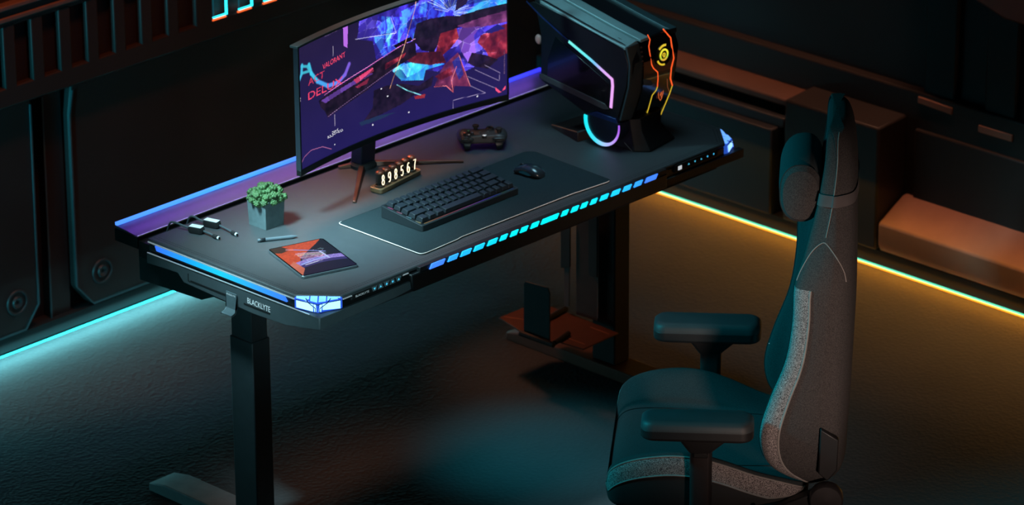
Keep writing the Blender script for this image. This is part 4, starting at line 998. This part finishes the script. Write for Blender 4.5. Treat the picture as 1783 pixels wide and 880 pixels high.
# round fan light with emblem
fc = onfront(1152, 94, .006)
def fring(r0, r1, z_, a0=0, a1=2*PI, n=40, cx=0., cz=0., th=.0015):
    m = MB(); rings = []
    full = abs(a1-a0-2*PI) < 1e-6
    for k in range(n+1):
        a = a0+(a1-a0)*k/n; ca, sa = math.cos(a), math.sin(a)
        rings.append([fc+Vector((cx+r*ca, dy, cz+r*sa)) for r, dy in ((r0, -z_), (r1, -z_), (r1, -z_-th), (r0, -z_-th))])
    return m.loft(rings, cap=not full)
fan = obj('front_fan', fring(.0, .031, 0, n=32), mat('fan_black', (12, 11, 11), .3), pc, label='round front fan with glowing ring')
M_ring = gradient_emit('fan_glow', 2, [(fc.z-.022, (245, 110, 40)), (fc.z-.006, (170, 200, 60)), (fc.z+.004, (235, 220, 50)), (fc.z+.022, (230, 225, 60))], 1.15)
obj('glow_ring', fring(.0115, .0165, .002), M_ring, fan, smooth=False)
obj('glow_arc', fring(.0235, .029, .002, math.radians(75), math.radians(135), 16), M_ye, fan, smooth=False)
obj('glow_arc', fring(.0245, .029, .002, math.radians(205), math.radians(275), 16), M_ye, fan, smooth=False)
em = MB(); em_ = fring(.0035, .0055, .002, n=24)
em_.add([fc+Vector((-.004, -.0036, -.0075)), fc+Vector((.004, -.0036, -.0065)), fc+Vector((.004, -.0036, -.005)), fc+Vector((-.004, -.0036, -.006))], [(0,1,2,3)])
em_.add([fc+Vector((-.0015, -.0036, .0005)), fc+Vector((.0035, -.0036, .002)), fc+Vector((.0015, -.0036, -.002))], [(0,1,2)])
obj('fan_emblem', em_, M_ye, fan, smooth=False)
# shield emblem
sc0 = onfront(1147.5, 163, .0062); sc_ = MB()
shp = [(-.0125, .008), (-.003, .013), (.011, .018), (.0105, .001), (.004, -.014), (-.003, -.020), (-.010, -.010)]
def tilt(P, k=1.): return [sc0+Vector((x*k*.8, -.0004+z*.0, z*k*.85)) for x, z in P]
sc_.tube(tilt(shp), .0009, 6, True)
sc_.add([p+Vector((0,-.0006,0)) for p in tilt([(-.006, -.002), (-.001, .006), (.006, .008), (.002, .003), (.006, .001), (.001, -.003), (.003, -.009), (-.002, -.012), (-.001, -.005)])], [(0,1,2,3),(0,3,4,5),(0,5,8),(5,6,7,8)])
obj('shield_emblem', sc_, mat('dim_orange_emblem', (215, 100, 50), emit=.85, ergb=(215, 100, 50)), pc, smooth=False, label='small orange shield emblem')
vents = MB()
for k in range(5):
    a = onfront(1112.5+k*.9, 82+k*8, .005); vents.box(a.x-.002, a.x+.004, a.y-.003, a.y, a.z-.0018, a.z+.0018)
obj('vent_slots', vents, mat('dim_brown_slot', (60, 34, 28), .5), pc)
# top: two grey-teal rails, groove, brown top plate, far rail
def topz(y):
    P = sorted([HP[8], HP[9], HP[10], HP[11]]); return float(np.interp(y, [p[0] for p in P], [p[1] for p in P]))
ys = np.linspace(HP[8][0]-.002, HP[11][0], 14)
def toprail(x0, x1, h0, h1, name, m, y_off=0., **k):
    return obj(name, MB().loft([[(x0, y-y_off, topz(y)-.010), (x0, y-y_off, topz(y)+h0), (x1, y-y_off, topz(y)+h1), (x1, y-y_off, topz(y)-.010)] for y in ys]), m, pc, bevel=.0012, **k)
tr1 = toprail(XL-.003, XL+.042, -.002, .006, 'top_rail', M_rail, label='grey teal top rail nearest the side window')
toprail(XL+.041, XL+.052, -.004, -.004, 'rail_groove', M_black)
toprail(XL+.051, XL+.083, .006, .006, 'top_rail', M_rail, .004)
toprail(XL+.083, XR-.026, -.001, -.001, 'top_plate', mat('brown_top_plate', (50, 42, 42), .4, .2), .002)
toprail(XR-.026, XR+.003, .006, .004, 'top_rail', mat('dark_teal_rail', (44, 62, 66), .45, .3), .003)
n_ = MB()
for P in ([(1029, 29), (1039, 31), (1040, 44), (1032, 42)], [(1080, 58), (1091, 64), (1082, 69), (1076, 66)]):
    V = []
    for p in P:
        v = onx(*p, XL+.015); V.append(v)
    y_ = [v.y for v in V]; zz = [topz(v.y)+.0018 for v in V]
    V = [onz(*p, zz[k]+.0008) for k, p in enumerate(P)]; n_.add(V, [(0,1,2,3)])
obj('rail_notch', n_, M_black, tr1, smooth=False)
pb = MB(); zt_ = topz(.09)+.0005
V = [onz(*p, zt_) for p in ((1094, 44), (1121, 33), (1138, 37), (1137, 41), (1106, 49))]; n0 = len(V)
obj('port_panel', MB().prism([(v.x, v.y) for v in V], 2, zt_-.002, zt_+.0006), mat('copper_port_panel', (112, 62, 44), .45, .2), pc, smooth=False)
for p, r in (((1103.5, 44.5), .0022), ((1107.5, 43), .0009), ((1111, 41.5), .0009), ((1118, 39), .0012), ((1127, 36.5), .0022)):
    v = onz(*p, zt_+.001); obj('port_light', MB().lathe([(r, zt_), (r, zt_+.0012), (0, zt_+.0014)], (v.x, v.y, 0), 10), mat('pale_port', (220, 200, 185), emit=.5, ergb=(215, 190, 170)), pc)
# underside bevel, light ring, feet
obj('lower_bevel', sidepoly([(1022, 198), (1036, 203), (1052, 212), (1062, 219), (1077, 216), (1074, 206), (1040, 194)], .006), mat('blue_lit_bevel', (24, 44, 92), .3, .3), pc, bevel=.001)  # blue cast of the lights put into the bevel's colour
rcY, rcZ, RO = .126, .838, .063
XR_ = XL-.008
def arc(r0f, r1f, a0, a1, x0, x1, n=40):
    rings = []
    for k in range(n+1):
        t = k/n; a = a0+(a1-a0)*t; r0, r1 = r0f(t), r1f(t)
        rings.append([(x0, rcY-r0*math.cos(a), rcZ+r0*math.sin(a)), (x0, rcY-r1*math.cos(a), rcZ+r1*math.sin(a)), (x1, rcY-r1*math.cos(a), rcZ+r1*math.sin(a)), (x1, rcY-r0*math.cos(a), rcZ+r0*math.sin(a))])
    return MB().loft(rings)
# angle measured from the back (high Y) side, going down under and up to the front
A0, A1 = math.radians(-170), math.radians(10)
ring_m = arc(lambda t: RO-.006-.009*math.sin(PI*min(1, t*1.05)*.62+.9)**2 if t < .97 else RO-.004, lambda t: RO, A1-PI-math.radians(20)-0, A1-math.radians(20), XR_-.003, XR_)
ring_m = MB()
rings = []
for k in range(49):
    t = k/48; a = math.radians(172+t*196)         # 180 = back, 270 = bottom, 360 = front
    wd = .0105-.0075*max(0, (t-.45)/.55)
    ca, sa = math.cos(a), math.sin(a)
    rings.append([(x, rcY-r*ca*1.0, rcZ+r*sa) for x, r in ((XR_-.003, RO-wd), (XR_-.003, RO), (XR_, RO), (XR_, RO-wd))])
rings = [[(x, 2*rcY-y if False else y, z) for x, y, z in r] for r in rings]
# back is high Y: flip so that 180 deg lies at high Y
ring_m.loft(rings)
obj('ring_light', ring_m, gradient_emit('ring_glow', 1, [(.063, (170, 90, 235)), (.085, (190, 160, 250)), (.12, (160, 205, 255)), (.15, (60, 225, 250)), (.19, (0, 235, 245))], 1.1), pc, smooth=False, label='cyan to violet half ring of light under the case')
disc = MB(); dk = []
for k in range(33):
    a = math.radians(170+200*k/32); dk.append((rcY-(RO-.004)*math.cos(a), rcZ+(RO-.004)*math.sin(a)))
disc.prism(dk, 0, XR_+.001, XL+.06)
obj('foot_wheel', disc, mat('dark_blue_wheel', (14, 22, 40), .35), pc)
M_base = mat('black_base', (6, 6, 7), .6, .0)
base = MB()
B_ = [(1.262, .045), (1.29, .012), (1.405, .030), (1.425, .075), (1.40, .17), (1.262, .17)]
base.loft([[(x, y, T+.0005) for x, y in B_], [(x, y, T+.006) for x, y in B_], [(1.29+(x-1.29)*.75, .09+(y-.09)*.62, T+.050) for x, y in B_], [(1.29+(x-1.29)*.8, .10+(y-.10)*.6, T+.085) for x, y in B_]])
obj('base', base, M_base, pc, bevel=.002)
e1 = onz(1087, 247, T+.03); e2 = onz(1102, 264, T+.004)
obj('base_edge', MB().tube([e1+Vector((-.004,-.004,0)), e2+Vector((-.004,-.004,0))], .0007, 6), mat('pale_edge_line', (90, 90, 92), .4), pc)
tip, F_, R2, B2 = onz(960, 222), onz(1006, 248), onz(1034, 239), onz(1012, 214)
up3 = lambda v, h: Vector((v.x, v.y, T+h))
ft = MB().loft([[up3(tip, .0005), up3(F_, .0005), up3(R2, .0005), up3(B2, .0005)], [up3(tip, .006), up3(F_, .026), up3(R2, .026), up3(B2, .022)]])
obj('foot', ft, mat('dark_brown_foot', (48, 38, 37), .4, .2), pc, bevel=.001, label='wedge-shaped foot at the back left')
obj('foot_edge_glint', MB().strip([up3(tip, .0064), up3(F_, .0264)], .005, .0008, (0,0,1)).xf(Matrix.Translation((.003, .001, 0))), mat('orange_lit_glint', (190, 112, 84), .4, .4), pc)  # light catching the foot's edges, painted as coloured strips
obj('foot_edge_glint', MB().strip([up3(F_, .0264), up3(R2, .0264)], .006, .0008, (0,0,1)).xf(Matrix.Translation((.001, .003, 0))), mat('grey_lit_glint', (84, 92, 94), .4, .4), pc)
ft2 = MB().loft([[(1.35, .22, T+.0005), (1.42, .20, T+.0005), (1.44, .33, T+.0005), (1.39, .34, T+.0005)], [(1.35, .22, T+.06), (1.40, .20, T+.06), (1.41, .31, T+.10), (1.37, .33, T+.10)]])
obj('foot', ft2, M_base, pc)
obj('rear_knob', MB().ball((XL+.012, .372, 1.005), .006, .013, .014), mat('pinkish_knob', (170, 120, 116), .5), pc, label='pale pink knob on the back')
# ================================================================ chair
CH_O = (.54, -.84, 0); CH_R = math.atan2(.776, -.631)
chair = thing('gaming_chair', 'grey fabric gaming chair with headrest pillow and padded armrests facing the desk', 'chair', None, CH_O, CH_R)
M_fab = speckle('dark_grey_fabric', (60, 58, 58), (84, 80, 79), 500)
M_fabi = speckle('smooth_dark_fabric', (52, 58, 60), (66, 72, 74), 700)
M_hea = speckle('heather_grey_fabric', (70, 65, 66), (182, 172, 170), 520)
M_pip = mat('dark_piping', (30, 32, 33), .7)
M_pipl = mat('pale_piping', (150, 144, 140), .7)
M_plast = mat('black_chair_plastic', (34, 33, 34), .45, vary=.06)
M_pu = mat('armrest_foam', (52, 58, 60), .55, vary=.06, bump=.1, bscale=500)
# backrest: (height, half width, back, centre front, wing front)
lev = [(.455, .185, -.300, -.25, -.245), (.47, .222, -.328, -.235, -.218), (.50, .238, -.342, -.225, -.172), (.54, .246, -.343, -.222, -.147), (.60, .25, -.347, -.222, -.142), (.68, .253, -.35, -.225, -.163), (.78, .258, -.353, -.238, -.197),
       (.88, .262, -.356, -.248, -.211), (.97, .258, -.356, -.255, -.214), (1.03, .236, -.355, -.262, -.232), (1.08, .200, -.354, -.268, -.246), (1.13, .168, -.353, -.272, -.260), (1.19, .155, -.352, -.276, -.270), (1.24, .153, -.348, -.278, -.276), (1.28, .149, -.342, -.279, -.278), (1.300, .141, -.336, -.281, -.280), (1.312, .128, -.330, -.284, -.284), (1.317, .112, -.325, -.288, -.288)]
lv = crom(lev, 4)
def ring_back(p):
    w, hw, ub, uf, uw = [float(q) for q in p]
    half = [(ub, .0), (ub+.002, hw*.45), (ub+.012, hw*.80), (ub+.040, hw*.97), ((ub+uw)/2+.01, hw*1.0), (uw-.030, hw*.985), (uw-.010, hw*.95), (uw, hw*.885), (uw-.004, hw*.80), (uf+(uw-uf)*.35, hw*.70), (uf, hw*.52), (uf, .0)]
    full = half + [(u, -v) for u, v in half[-2:0:-1]]
    return [tuple(q) for q in crom(full, 4, True)]
RB = [ring_back(p) for p in lv]; NR = len(RB[0])
idx_side = (5*4-1, 7*4+2)                          # near wing: stripe between side and tip
pts = [[(u, v, float(lv[k][0])) for u, v in RB[k]] for k in range(len(RB))]
k_top = max(k for k in range(len(lv)) if lv[k][0] <= .985)
def grid_faces(sel):
    m = MB(); m.v = [Vector(p) for r in pts for p in r]; 
    for k in range(len(pts)-1):
        for i in range(NR):
            if sel(k, i): m.f.append([k*NR+i, k*NR+(i+1) % NR, (k+1)*NR+(i+1) % NR, (k+1)*NR+i]); m.m.append(0)
    used = sorted({i for f in m.f for i in f}); mp = {o: n for n, o in enumerate(used)}
    m.v = [m.v[i] for i in used]; m.f = [[mp[i] for i in f] for f in m.f]
    return m
def in_near(i): return idx_side[0] <= i < idx_side[1]
def in_far(i): return idx_side[0] <= (NR-1-i) < idx_side[1]
def in_front(i): return idx_side[1] <= i < NR-idx_side[1]
bk = grid_faces(lambda k, i: not ((in_near(i) or in_far(i)) and k < k_top) and not in_front(i))
o_ = len(bk.v)
for R_e, dz in ((pts[0], -.004), (pts[-1], .004)):
    c_e = sum((Vector(p) for p in R_e), Vector())/NR
    o0 = len(bk.v); bk.loft([[Vector(p).lerp(c_e, f)+Vector((0, 0, dz*g)) for p in R_e] for f, g in ((0, 0), (.12, .5), (.35, .85), (.97, 1))], cap=False)
obj('backrest', bk, M_fab, chair, w=False, angle=70)
obj('backrest_cushion', grid_faces(lambda k, i: in_front(i)), M_fabi, chair, w=False, angle=70, fix=False, label='smooth dark front of the backrest')
for fn in (in_near, in_far):
    obj('wing_panel', grid_faces(lambda k, i: fn(i) and k < k_top), M_hea, chair, w=False, fix=False, label='heather grey panel along the backrest wing')
def seam(i, k0, k1, r, m, name='piping'):
    return obj(name, MB().tube([Vector(pts[k][i % NR]) for k in range(k0, k1)], r, 6), m, chair, w=False)
for i in (idx_side[0], NR-idx_side[0]): seam(i, 2, k_top+1, .0028, M_pipl)
for i in (idx_side[1], NR-idx_side[1]): seam(i, 1, len(pts)-5, .0022, M_pip)
# shoulder seams and the head side seam
for sgn in (1, -1):
    ii = [i if sgn > 0 else (NR-i) % NR for i in range(10, idx_side[1]-2)]
    path = []
    for j, i in enumerate(ii):
        for q in ((0, .5) if j < len(ii)-1 else (0,)):
            t = (j+q)/(len(ii)-1); wv = .985+.085*math.sin(PI*min(1, max(0, t)))**.6
            p_ = [np.interp(wv, [float(l[0]) for l in lv], [float(l[n]) for l in lv]) for n in range(5)]
            Rr = ring_back(p_); a_, b_ = Rr[i], Rr[(i+1) % NR] if sgn > 0 else Rr[i-1]
            path.append(Vector((a_[0]+(b_[0]-a_[0])*q, a_[1]+(b_[1]-a_[1])*q+sgn*.0006, wv)))
    obj('seam', MB().tube(path, .0013, 5), M_pipl, chair, w=False)
    im = 18 if sgn > 0 else NR-18
    obj('seam', MB().tube([Vector(pts[k][im])+Vector((0, sgn*.0005, 0)) for k in range(k_top+8, len(pts)-4)], .0012, 5), M_pipl, chair, w=False)
# small mark on the far wing
mk = MB().tube([(-.158, -.205, .60), (-.150, -.207, .612), (-.156, -.206, .622), (-.150, -.207, .634)], .0022, 6)
obj('brand_mark', mk, M_white, chair, w=False)
# headrest pillow on its strap
def pillow(c, ru, rv, rw):
    rings = []
    for k in range(-10, 11):
        s = k/10; f = (1-abs(s)**5)**.4 if abs(s) < 1 else .02
        ring = []
        for j in range(28):
            a = 2*PI*j/28; x = math.copysign(abs(math.cos(a))**.85, math.cos(a)); z = math.copysign(abs(math.sin(a))**.85, math.sin(a))
            ring.append((c[0]+ru*f*x, c[1]+rv*s, c[2]+rw*f*z*(1-.08*x)))
        rings.append(ring)
    return MB().loft(rings)
pil = obj('headrest_pillow', pillow((-.222, .0, 1.155), .052, .135, .075), M_fabi, chair, w=False, angle=70)
ec = []
for j in range(29):
    a = 2*PI*j/28; x = math.copysign(abs(math.cos(a))**.85, math.cos(a)); z = math.copysign(abs(math.sin(a))**.85, math.sin(a))
    ec.append((-.222+.0515*.93*x, .116, 1.155+.0745*.93*z))
obj('piping', MB().tube(ec[:-1], .0018, 6, True), M_pip, pil, w=False)
capm = MB()
cr = []
for rr, vv in ((.93, .1165), (.80, .131), (.5, .1365), (.05, .1375)):
    cr.append([(-.222+.0515*rr*math.copysign(abs(math.cos(2*PI*j/28))**.85, math.cos(2*PI*j/28)), vv, 1.155+.0745*rr*math.copysign(abs(math.sin(2*PI*j/28))**.85, math.sin(2*PI*j/28))) for j in range(28)])
capm.loft(cr)
obj('pillow_end', capm, M_fab, pil, w=False, label='grey end panel of the pillow')
def band(w0, w1, grow):
    rings = []
    for w in (w0, w1):
        p = [np.interp(w, [l[0] for l in lev], [l[j] for l in lev]) for j in range(5)]
        R = ring_back(p); cx_ = sum(q[0] for q in R)/len(R)
        rings.append([(cx_+(u-cx_)*(1+grow*1.6), v*(1+grow), w) for u, v in R])
    outer = rings; inner = [[(u*1.0, v*.99, w) for u, v, w in r] for r in rings]
    return MB().loft([outer[0], outer[1], inner[1], inner[0], outer[0]], cap=False)
obj('strap', band(1.142, 1.168, .035), mat('grey_strap_fabric', (92, 86, 86), .8, vary=.1, bump=.2, bscale=600), pil, w=False, label='grey strap around the backrest')
# seat cushion: sections along u
us = [-.255, -.235, -.19, -.13, -.06, .0, .06, .12, .165, .195, .212, .219]
crest = [.455, .465, .478, .495, .522, .540, .546, .540, .528, .512, .490, .455]
cent = [.455, .465, .470, .471, .472, .473, .475, .476, .474, .466, .450, .43]
bot = [.425, .405, .395, .392, .39, .388, .386, .386, .388, .393, .402, .42]
wid = [.20, .225, .235, .242, .25, .256, .258, .258, .255, .250, .240, .225]
def seat_ring(k):
    u, cr_, ce, b_, hw = us2[k]
    half = [(0, b_), (hw*.75, b_), (hw*.96, b_+.012), (hw*1.0, b_+.035), (hw*1.005, max(b_+.04, cr_-.052)), (hw*.985, cr_-.012), (hw*.93, cr_), (hw*.84, cr_-.012), (hw*.70, (cr_+ce)/2-.012), (hw*.60, ce), (0, ce+.003)]
    full = half+[(-v, w) for v, w in half[-2:0:-1]]
    return [(float(u), float(q[0]), float(q[1])) for q in crom(full, 4, True)]
us2 = [tuple(float(x) for x in q) for q in crom(list(zip(us, crest, cent, bot, wid)), 4)]
SR = [seat_ring(k) for k in range(len(us2))]; NS_ = len(SR[0])
def sgrid(sel, caps=False):
    m = MB(); m.v = [Vector(p) for r in SR for p in r]
    for k in range(len(SR)-1):
        for i in range(NS_):
            if sel(k, i): m.f.append([k*NS_+i, k*NS_+(i+1) % NS_, (k+1)*NS_+(i+1) % NS_, (k+1)*NS_+i]); m.m.append(0)
    if caps: m.f += [list(range(NS_))[::-1], list(range((len(SR)-1)*NS_, len(SR)*NS_))]; m.m += [0, 0]
    used = sorted({i for f in m.f for i in f}); mp = {o: n for n, o in enumerate(used)}
    m.v = [m.v[i] for i in used]; m.f = [[mp[i] for i in f] for f in m.f]
    return m
s0_, s1_ = 16, 21         # stripe: outer face of the bolster
near = lambda i: s0_ <= i < s1_
far_ = lambda i: s0_ <= NS_-1-i < s1_
low = lambda i: i < s0_ or i >= NS_-s0_
seat_o = obj('seat', sgrid(lambda k, i: not near(i) and not far_(i) and not low(i)), M_fabi, chair, w=False, angle=75)
obj('seat_side', sgrid(lambda k, i: low(i), True), mat('dark_side_fabric', (46, 46, 47), .85, vary=.1, bump=.2, bscale=700), chair, w=False, angle=75, label='dark lower sides of the seat')
for fn in (near, far_): obj('seat_panel', sgrid(lambda k, i: fn(i)), M_hea, chair, w=False, fix=False, label='heather grey panel along the seat edge')
for i in (s0_, s1_, NS_-s0_, NS_-s1_): obj('piping', MB().tube([Vector(SR[k][i]) for k in range(2, len(SR)-1)], .0022, 6), M_pipl, chair, w=False)
for sg in (36, NS_-36): obj('seam', MB().tube([Vector(SR[k][sg])+Vector((0,0,.0008)) for k in range(4, len(SR)-2)], .0016, 6), M_pip, chair, w=False)
# armrests
for sy in (1, -1):
    v0 = .284*sy
    ar = obj('armrest', MB().loft([[(x, v0+y, .612) for x, y in rrect(-.122, .128, -.042, .042, .028, 6)], [(x, v0+y, .617) for x, y in rrect(-.128, .134, -.047, .047, .03, 6)], [(x, v0+y, .640) for x, y in rrect(-.128, .134, -.047, .047, .03, 6)]]), M_plast, chair, w=False, bevel=.003)
    obj('arm_pad', MB().loft([[(x, v0+y, .638) for x, y in rrect(-.128, .134, -.047, .047, .03, 6)], [(x, v0+y, .652) for x, y in rrect(-.127, .133, -.046, .046, .03, 6)], [(x, v0+y, .659) for x, y in rrect(-.120, .126, -.039, .039, .026, 6)], [(x, v0+y, .661) for x, y in rrect(-.11, .116, -.03, .03, .02, 6)]]), M_pu, ar, w=False, angle=60)
    obj('arm_bracket', MB().loft([[(x, v0+y, .575) for x, y in rrect(-.032, .024, -.022, .022, .012)], [(x, v0+y, .606) for x, y in rrect(-.065, .045, -.03, .03, .015)], [(x, v0+y, .613) for x, y in rrect(-.065, .045, -.03, .03, .015)]]), M_plast, ar, w=False)
    obj('arm_post', MB().loft([[(x, v0+y, z) for x, y in rrect(-.032, .020, -.017, .017, .012)] for z in (.30, .58)]), mat('satin_post', (66, 60, 60), .35, .5, vary=.05), ar, w=False)
    obj('adjust_button', MB().box(-.022, .012, v0+sy*.017-.006, v0+sy*.017+.006, .562, .576), M_black, ar, w=False, bevel=.003)
    obj('arm_foot', MB().box(-.035, .025, min(sy*.10, v0+sy*.017), max(sy*.10, v0+sy*.017), .30, .325), M_plast, ar, w=False, bevel=.004)
# recline bracket, pivot cover, mechanism, base
for sy in (1, -1):
    y0, y1 = sorted((sy*.232, sy*.262))
    rb = obj('recline_bracket', MB().prism([(-.12, .375), (-.10, .405), (-.19, .425), (-.275, .465), (-.325, .45), (-.34, .40), (-.32, .36), (-.22, .35)], 1, y0, y1), M_plast, chair, w=False, bevel=.004)
    ya = sy*.262
    obj('pivot_cover', MB().lathe([(0, ya-sy*.01), (.040, ya-sy*.01), (.040, ya+sy*.012), (.036, ya+sy*.017), (0, ya+sy*.019)], (-.298, 0, .448), 32, 1), mat('satin_cover', (60, 56, 57), .4, .2), rb, w=False)
    yb0, yb1 = sorted((sy*.244, sy*.262))
    obj('back_plate', MB().prism([(-.281, .625), (-.278, .510), (-.300, .492), (-.322, .520), (-.324, .598)], 1, yb0, yb1), M_plast, rb, w=False, bevel=.003)
    obj('screw', MB().lathe([(0, ya), (.006, ya), (.006, ya+sy*.002), (0, ya+sy*.0025)], (-.135, 0, .418), 14, 1), mat('bright_screw', (170, 165, 160), .3, .8), rb, w=False)
obj('mechanism', MB().box(-.18, .12, -.12, .12, .33, .395), M_plast, chair, w=False, bevel=.01)
obj('gas_lift', MB().lathe([(.036, .10), (.036, .24), (.022, .242), (.022, .34)], (0,0,0), 24), M_black, chair, w=False)
hub = MB().lathe([(.05, .07), (.055, .085), (.055, .12), (.045, .13)], (0,0,0), 24)
obj('base_hub', hub, M_plast, chair, w=False)
for k in range(5):
    a = 2*PI*k/5+.3; d = Vector((math.cos(a), math.sin(a), 0)); n_ = Vector((-d.y, d.x, 0))
    bl = obj('base_leg', MB().loft([[d*.03-n_*.028+Vector((0,0,.075)), d*.03+n_*.028+Vector((0,0,.075)), d*.03+n_*.022+Vector((0,0,.125)), d*.03-n_*.022+Vector((0,0,.125))], [d*.30-n_*.018+Vector((0,0,.062)), d*.30+n_*.018+Vector((0,0,.062)), d*.30+n_*.014+Vector((0,0,.085)), d*.30-n_*.014+Vector((0,0,.085))]]), M_plast, chair, w=False, bevel=.004)
    cst = MB(); c_ = d*.29
    for off in (-.016, .016):
        st = len(cst.v); cst.lathe([(0, -.010), (.026, -.010), (.030, -.006), (.030, .006), (.026, .010), (0, .010)], (0,0,0), 20, 1)
        M4 = Matrix.Translation(c_+n_*off+Vector((0,0,.0305))) @ Matrix.Rotation(a, 4, 'Z')
        cst.xf(M4, st)
    cst.tube([c_+Vector((0,0,.035)), c_+Vector((0,0,.07))], .008, 8)
    obj('caster', cst, M_black, bl, w=False)
# ================================================================ light and camera
w = bpy.data.worlds.new('dark_room'); SC.world = w; w.use_nodes = True
bg = w.node_tree.nodes['Background']; bg.inputs[0].default_value = (*lin((120, 130, 150)), 1); bg.inputs[1].default_value = .010
def area(name, loc, tgt, size, power, rgb, spread=180, sy=None):
    l = bpy.data.lights.new(name, 'AREA'); l.energy = power; l.color = lin(rgb); l.size = size; l.spread = math.radians(spread)
    if sy: l.shape = 'RECTANGLE'; l.size_y = sy
    o = bpy.data.objects.new(name, l); COL.objects.link(o); o.location = loc
    o.rotation_euler = (Vector(tgt)-Vector(loc)).to_track_quat('-Z', 'Y').to_euler()
    return o
def spot(name, loc, tgt, power, rgb, deg, blend=.6, r=.05):
    l = bpy.data.lights.new(name, 'SPOT'); l.energy = power; l.color = lin(rgb); l.spot_size = math.radians(deg); l.spot_blend = blend; l.shadow_soft_size = r
    o = bpy.data.objects.new(name, l); COL.objects.link(o); o.location = loc
    o.rotation_euler = (Vector(tgt)-Vector(loc)).to_track_quat('-Z', 'Y').to_euler()
    return o
# the two wall strips: unseen lamps added above them to throw their floor glow
def strip_lamp(name, loc, nrm, ln, wd, power, rgb, along):
    l = bpy.data.lights.new(name, 'AREA'); l.shape = 'RECTANGLE'; l.size = ln; l.size_y = wd; l.energy = power; l.color = lin(rgb)
    o = bpy.data.objects.new(name, l); COL.objects.link(o); o.location = loc
    z = -Vector(nrm).normalized(); x = Vector(along).normalized(); y = z.cross(x)
    o.rotation_euler = Matrix((x, y, z)).transposed().to_euler()
    return o
strip_lamp('amber_strip_lamp', (2.505, -1.3, .045), (-.35, 0, -.94), 5.4, .015, 5.0, (255, 152, 30), (0, 1, 0))
strip_lamp('amber_wash', (2.46, -.1, .30), (-.5, 0, -.87), 2.2, .06, 1.55, (255, 188, 55), (0, 1, 0))
strip_lamp('cyan_strip_lamp', (-.3, YW-.03, .045), (0, -.35, -.94), 5.4, .015, 14., (130, 235, 245), (1, 0, 0))
strip_lamp('cyan_wash', (-.2, YW-.09, .25), (0, -.35, -.94), 3.0, .06, 1.3, (130, 225, 240), (1, 0, 0))
# cool light over the near left end of the desk, teal light on the chair front
spot('cool_key', (-.6, .3, 2.25), (.27, .22, .767), 1050, (165, 218, 230), 22, 1., .2)
spot('teal_side', (-1.6, .9, 2.3), (.5, -.85, .87), 540, (18, 178, 195), 22, .5, .2)
spot('warm_fill', (-1.3, -4.0, 1.0), (.69, -.94, .84), 255, (255, 222, 205), 15.5, .6, .2)
spot('teal_pc', (-.9, 1.35, 2.6), (1.25, .22, 1.06), 640, (140, 215, 228), 9.5, .8, .2)
spot('desk_centre_warm', (.9, 1.2, 2.0), (.62, .36, .77), 90, (255, 165, 130), 34, 1., .3)
spot('wall_cool_low', (-1.7, 1.15, .35), (.4, 1.6, .3), 120, (60, 200, 220), 40, .7, .05)
od = area('desk_overhead', (.95, .1, 2.5), (.95, .15, .77), .7, 2.4, (150, 205, 225), 50)  # unseen fill lamp added over the whole desk top
spot('rail_fill', (-2.4, -2.2, 1.3), (.13, .02, .74), 330, (165, 218, 228), 10, .6, .15)
# unseen warm lamp added above the right wall, cool rake along the left wall
lw = strip_lamp('ledge_fill', (2.47, .1, 2.1), (.05, 0, -1), 3.2, .05, 4.2, (255, 178, 140), (0, 1, 0)); lw.data.spread = math.radians(50)
spot('wall_cool_rake', (-2.0, 1.0, 1.0), (.5, 1.64, .85), 200, (60, 190, 215), 24, .6, .1)
spot('wall_warm_rake', (.5, .9, 2.6), (.6, 1.6, .88), 70, (255, 130, 80), 44, .6, .1)
# unseen lamp added above the shelf for the glow of its light line
strip_lamp('rear_glow', (.78, .660, .80), (0, -.15, -.97), 1.5, .01, .5, (150, 90, 255), (1, 0, 0))
spot('desk_teal_pool', (.93, .08, .66), (.95, .08, 0), 16, (35, 185, 210), 66, 1.)
spot('under_desk_warm', (1.28, .80, .66), (1.38, .34, .08), 5.0, (255, 165, 125), 80, 1.)
cam = bpy.data.cameras.new('camera'); co = bpy.data.objects.new('camera', cam); COL.objects.link(co)
cam.sensor_fit = 'HORIZONTAL'; cam.sensor_width = 36; cam.lens = 7370/1783*36; cam.clip_end = 60; cam.clip_start = .1
R_ = Matrix((SV.r, SV.u, -SV.fw)).transposed()
co.matrix_world = Matrix.Translation(Vector(SV.C)) @ R_.to_4x4()
cam.dof.use_dof = True; cam.dof.focus_distance = 10.0; cam.dof.aperture_fstop = 5.6
SC.camera = co
SC.view_settings.view_transform = 'Standard'; SC.view_settings.look = 'None'
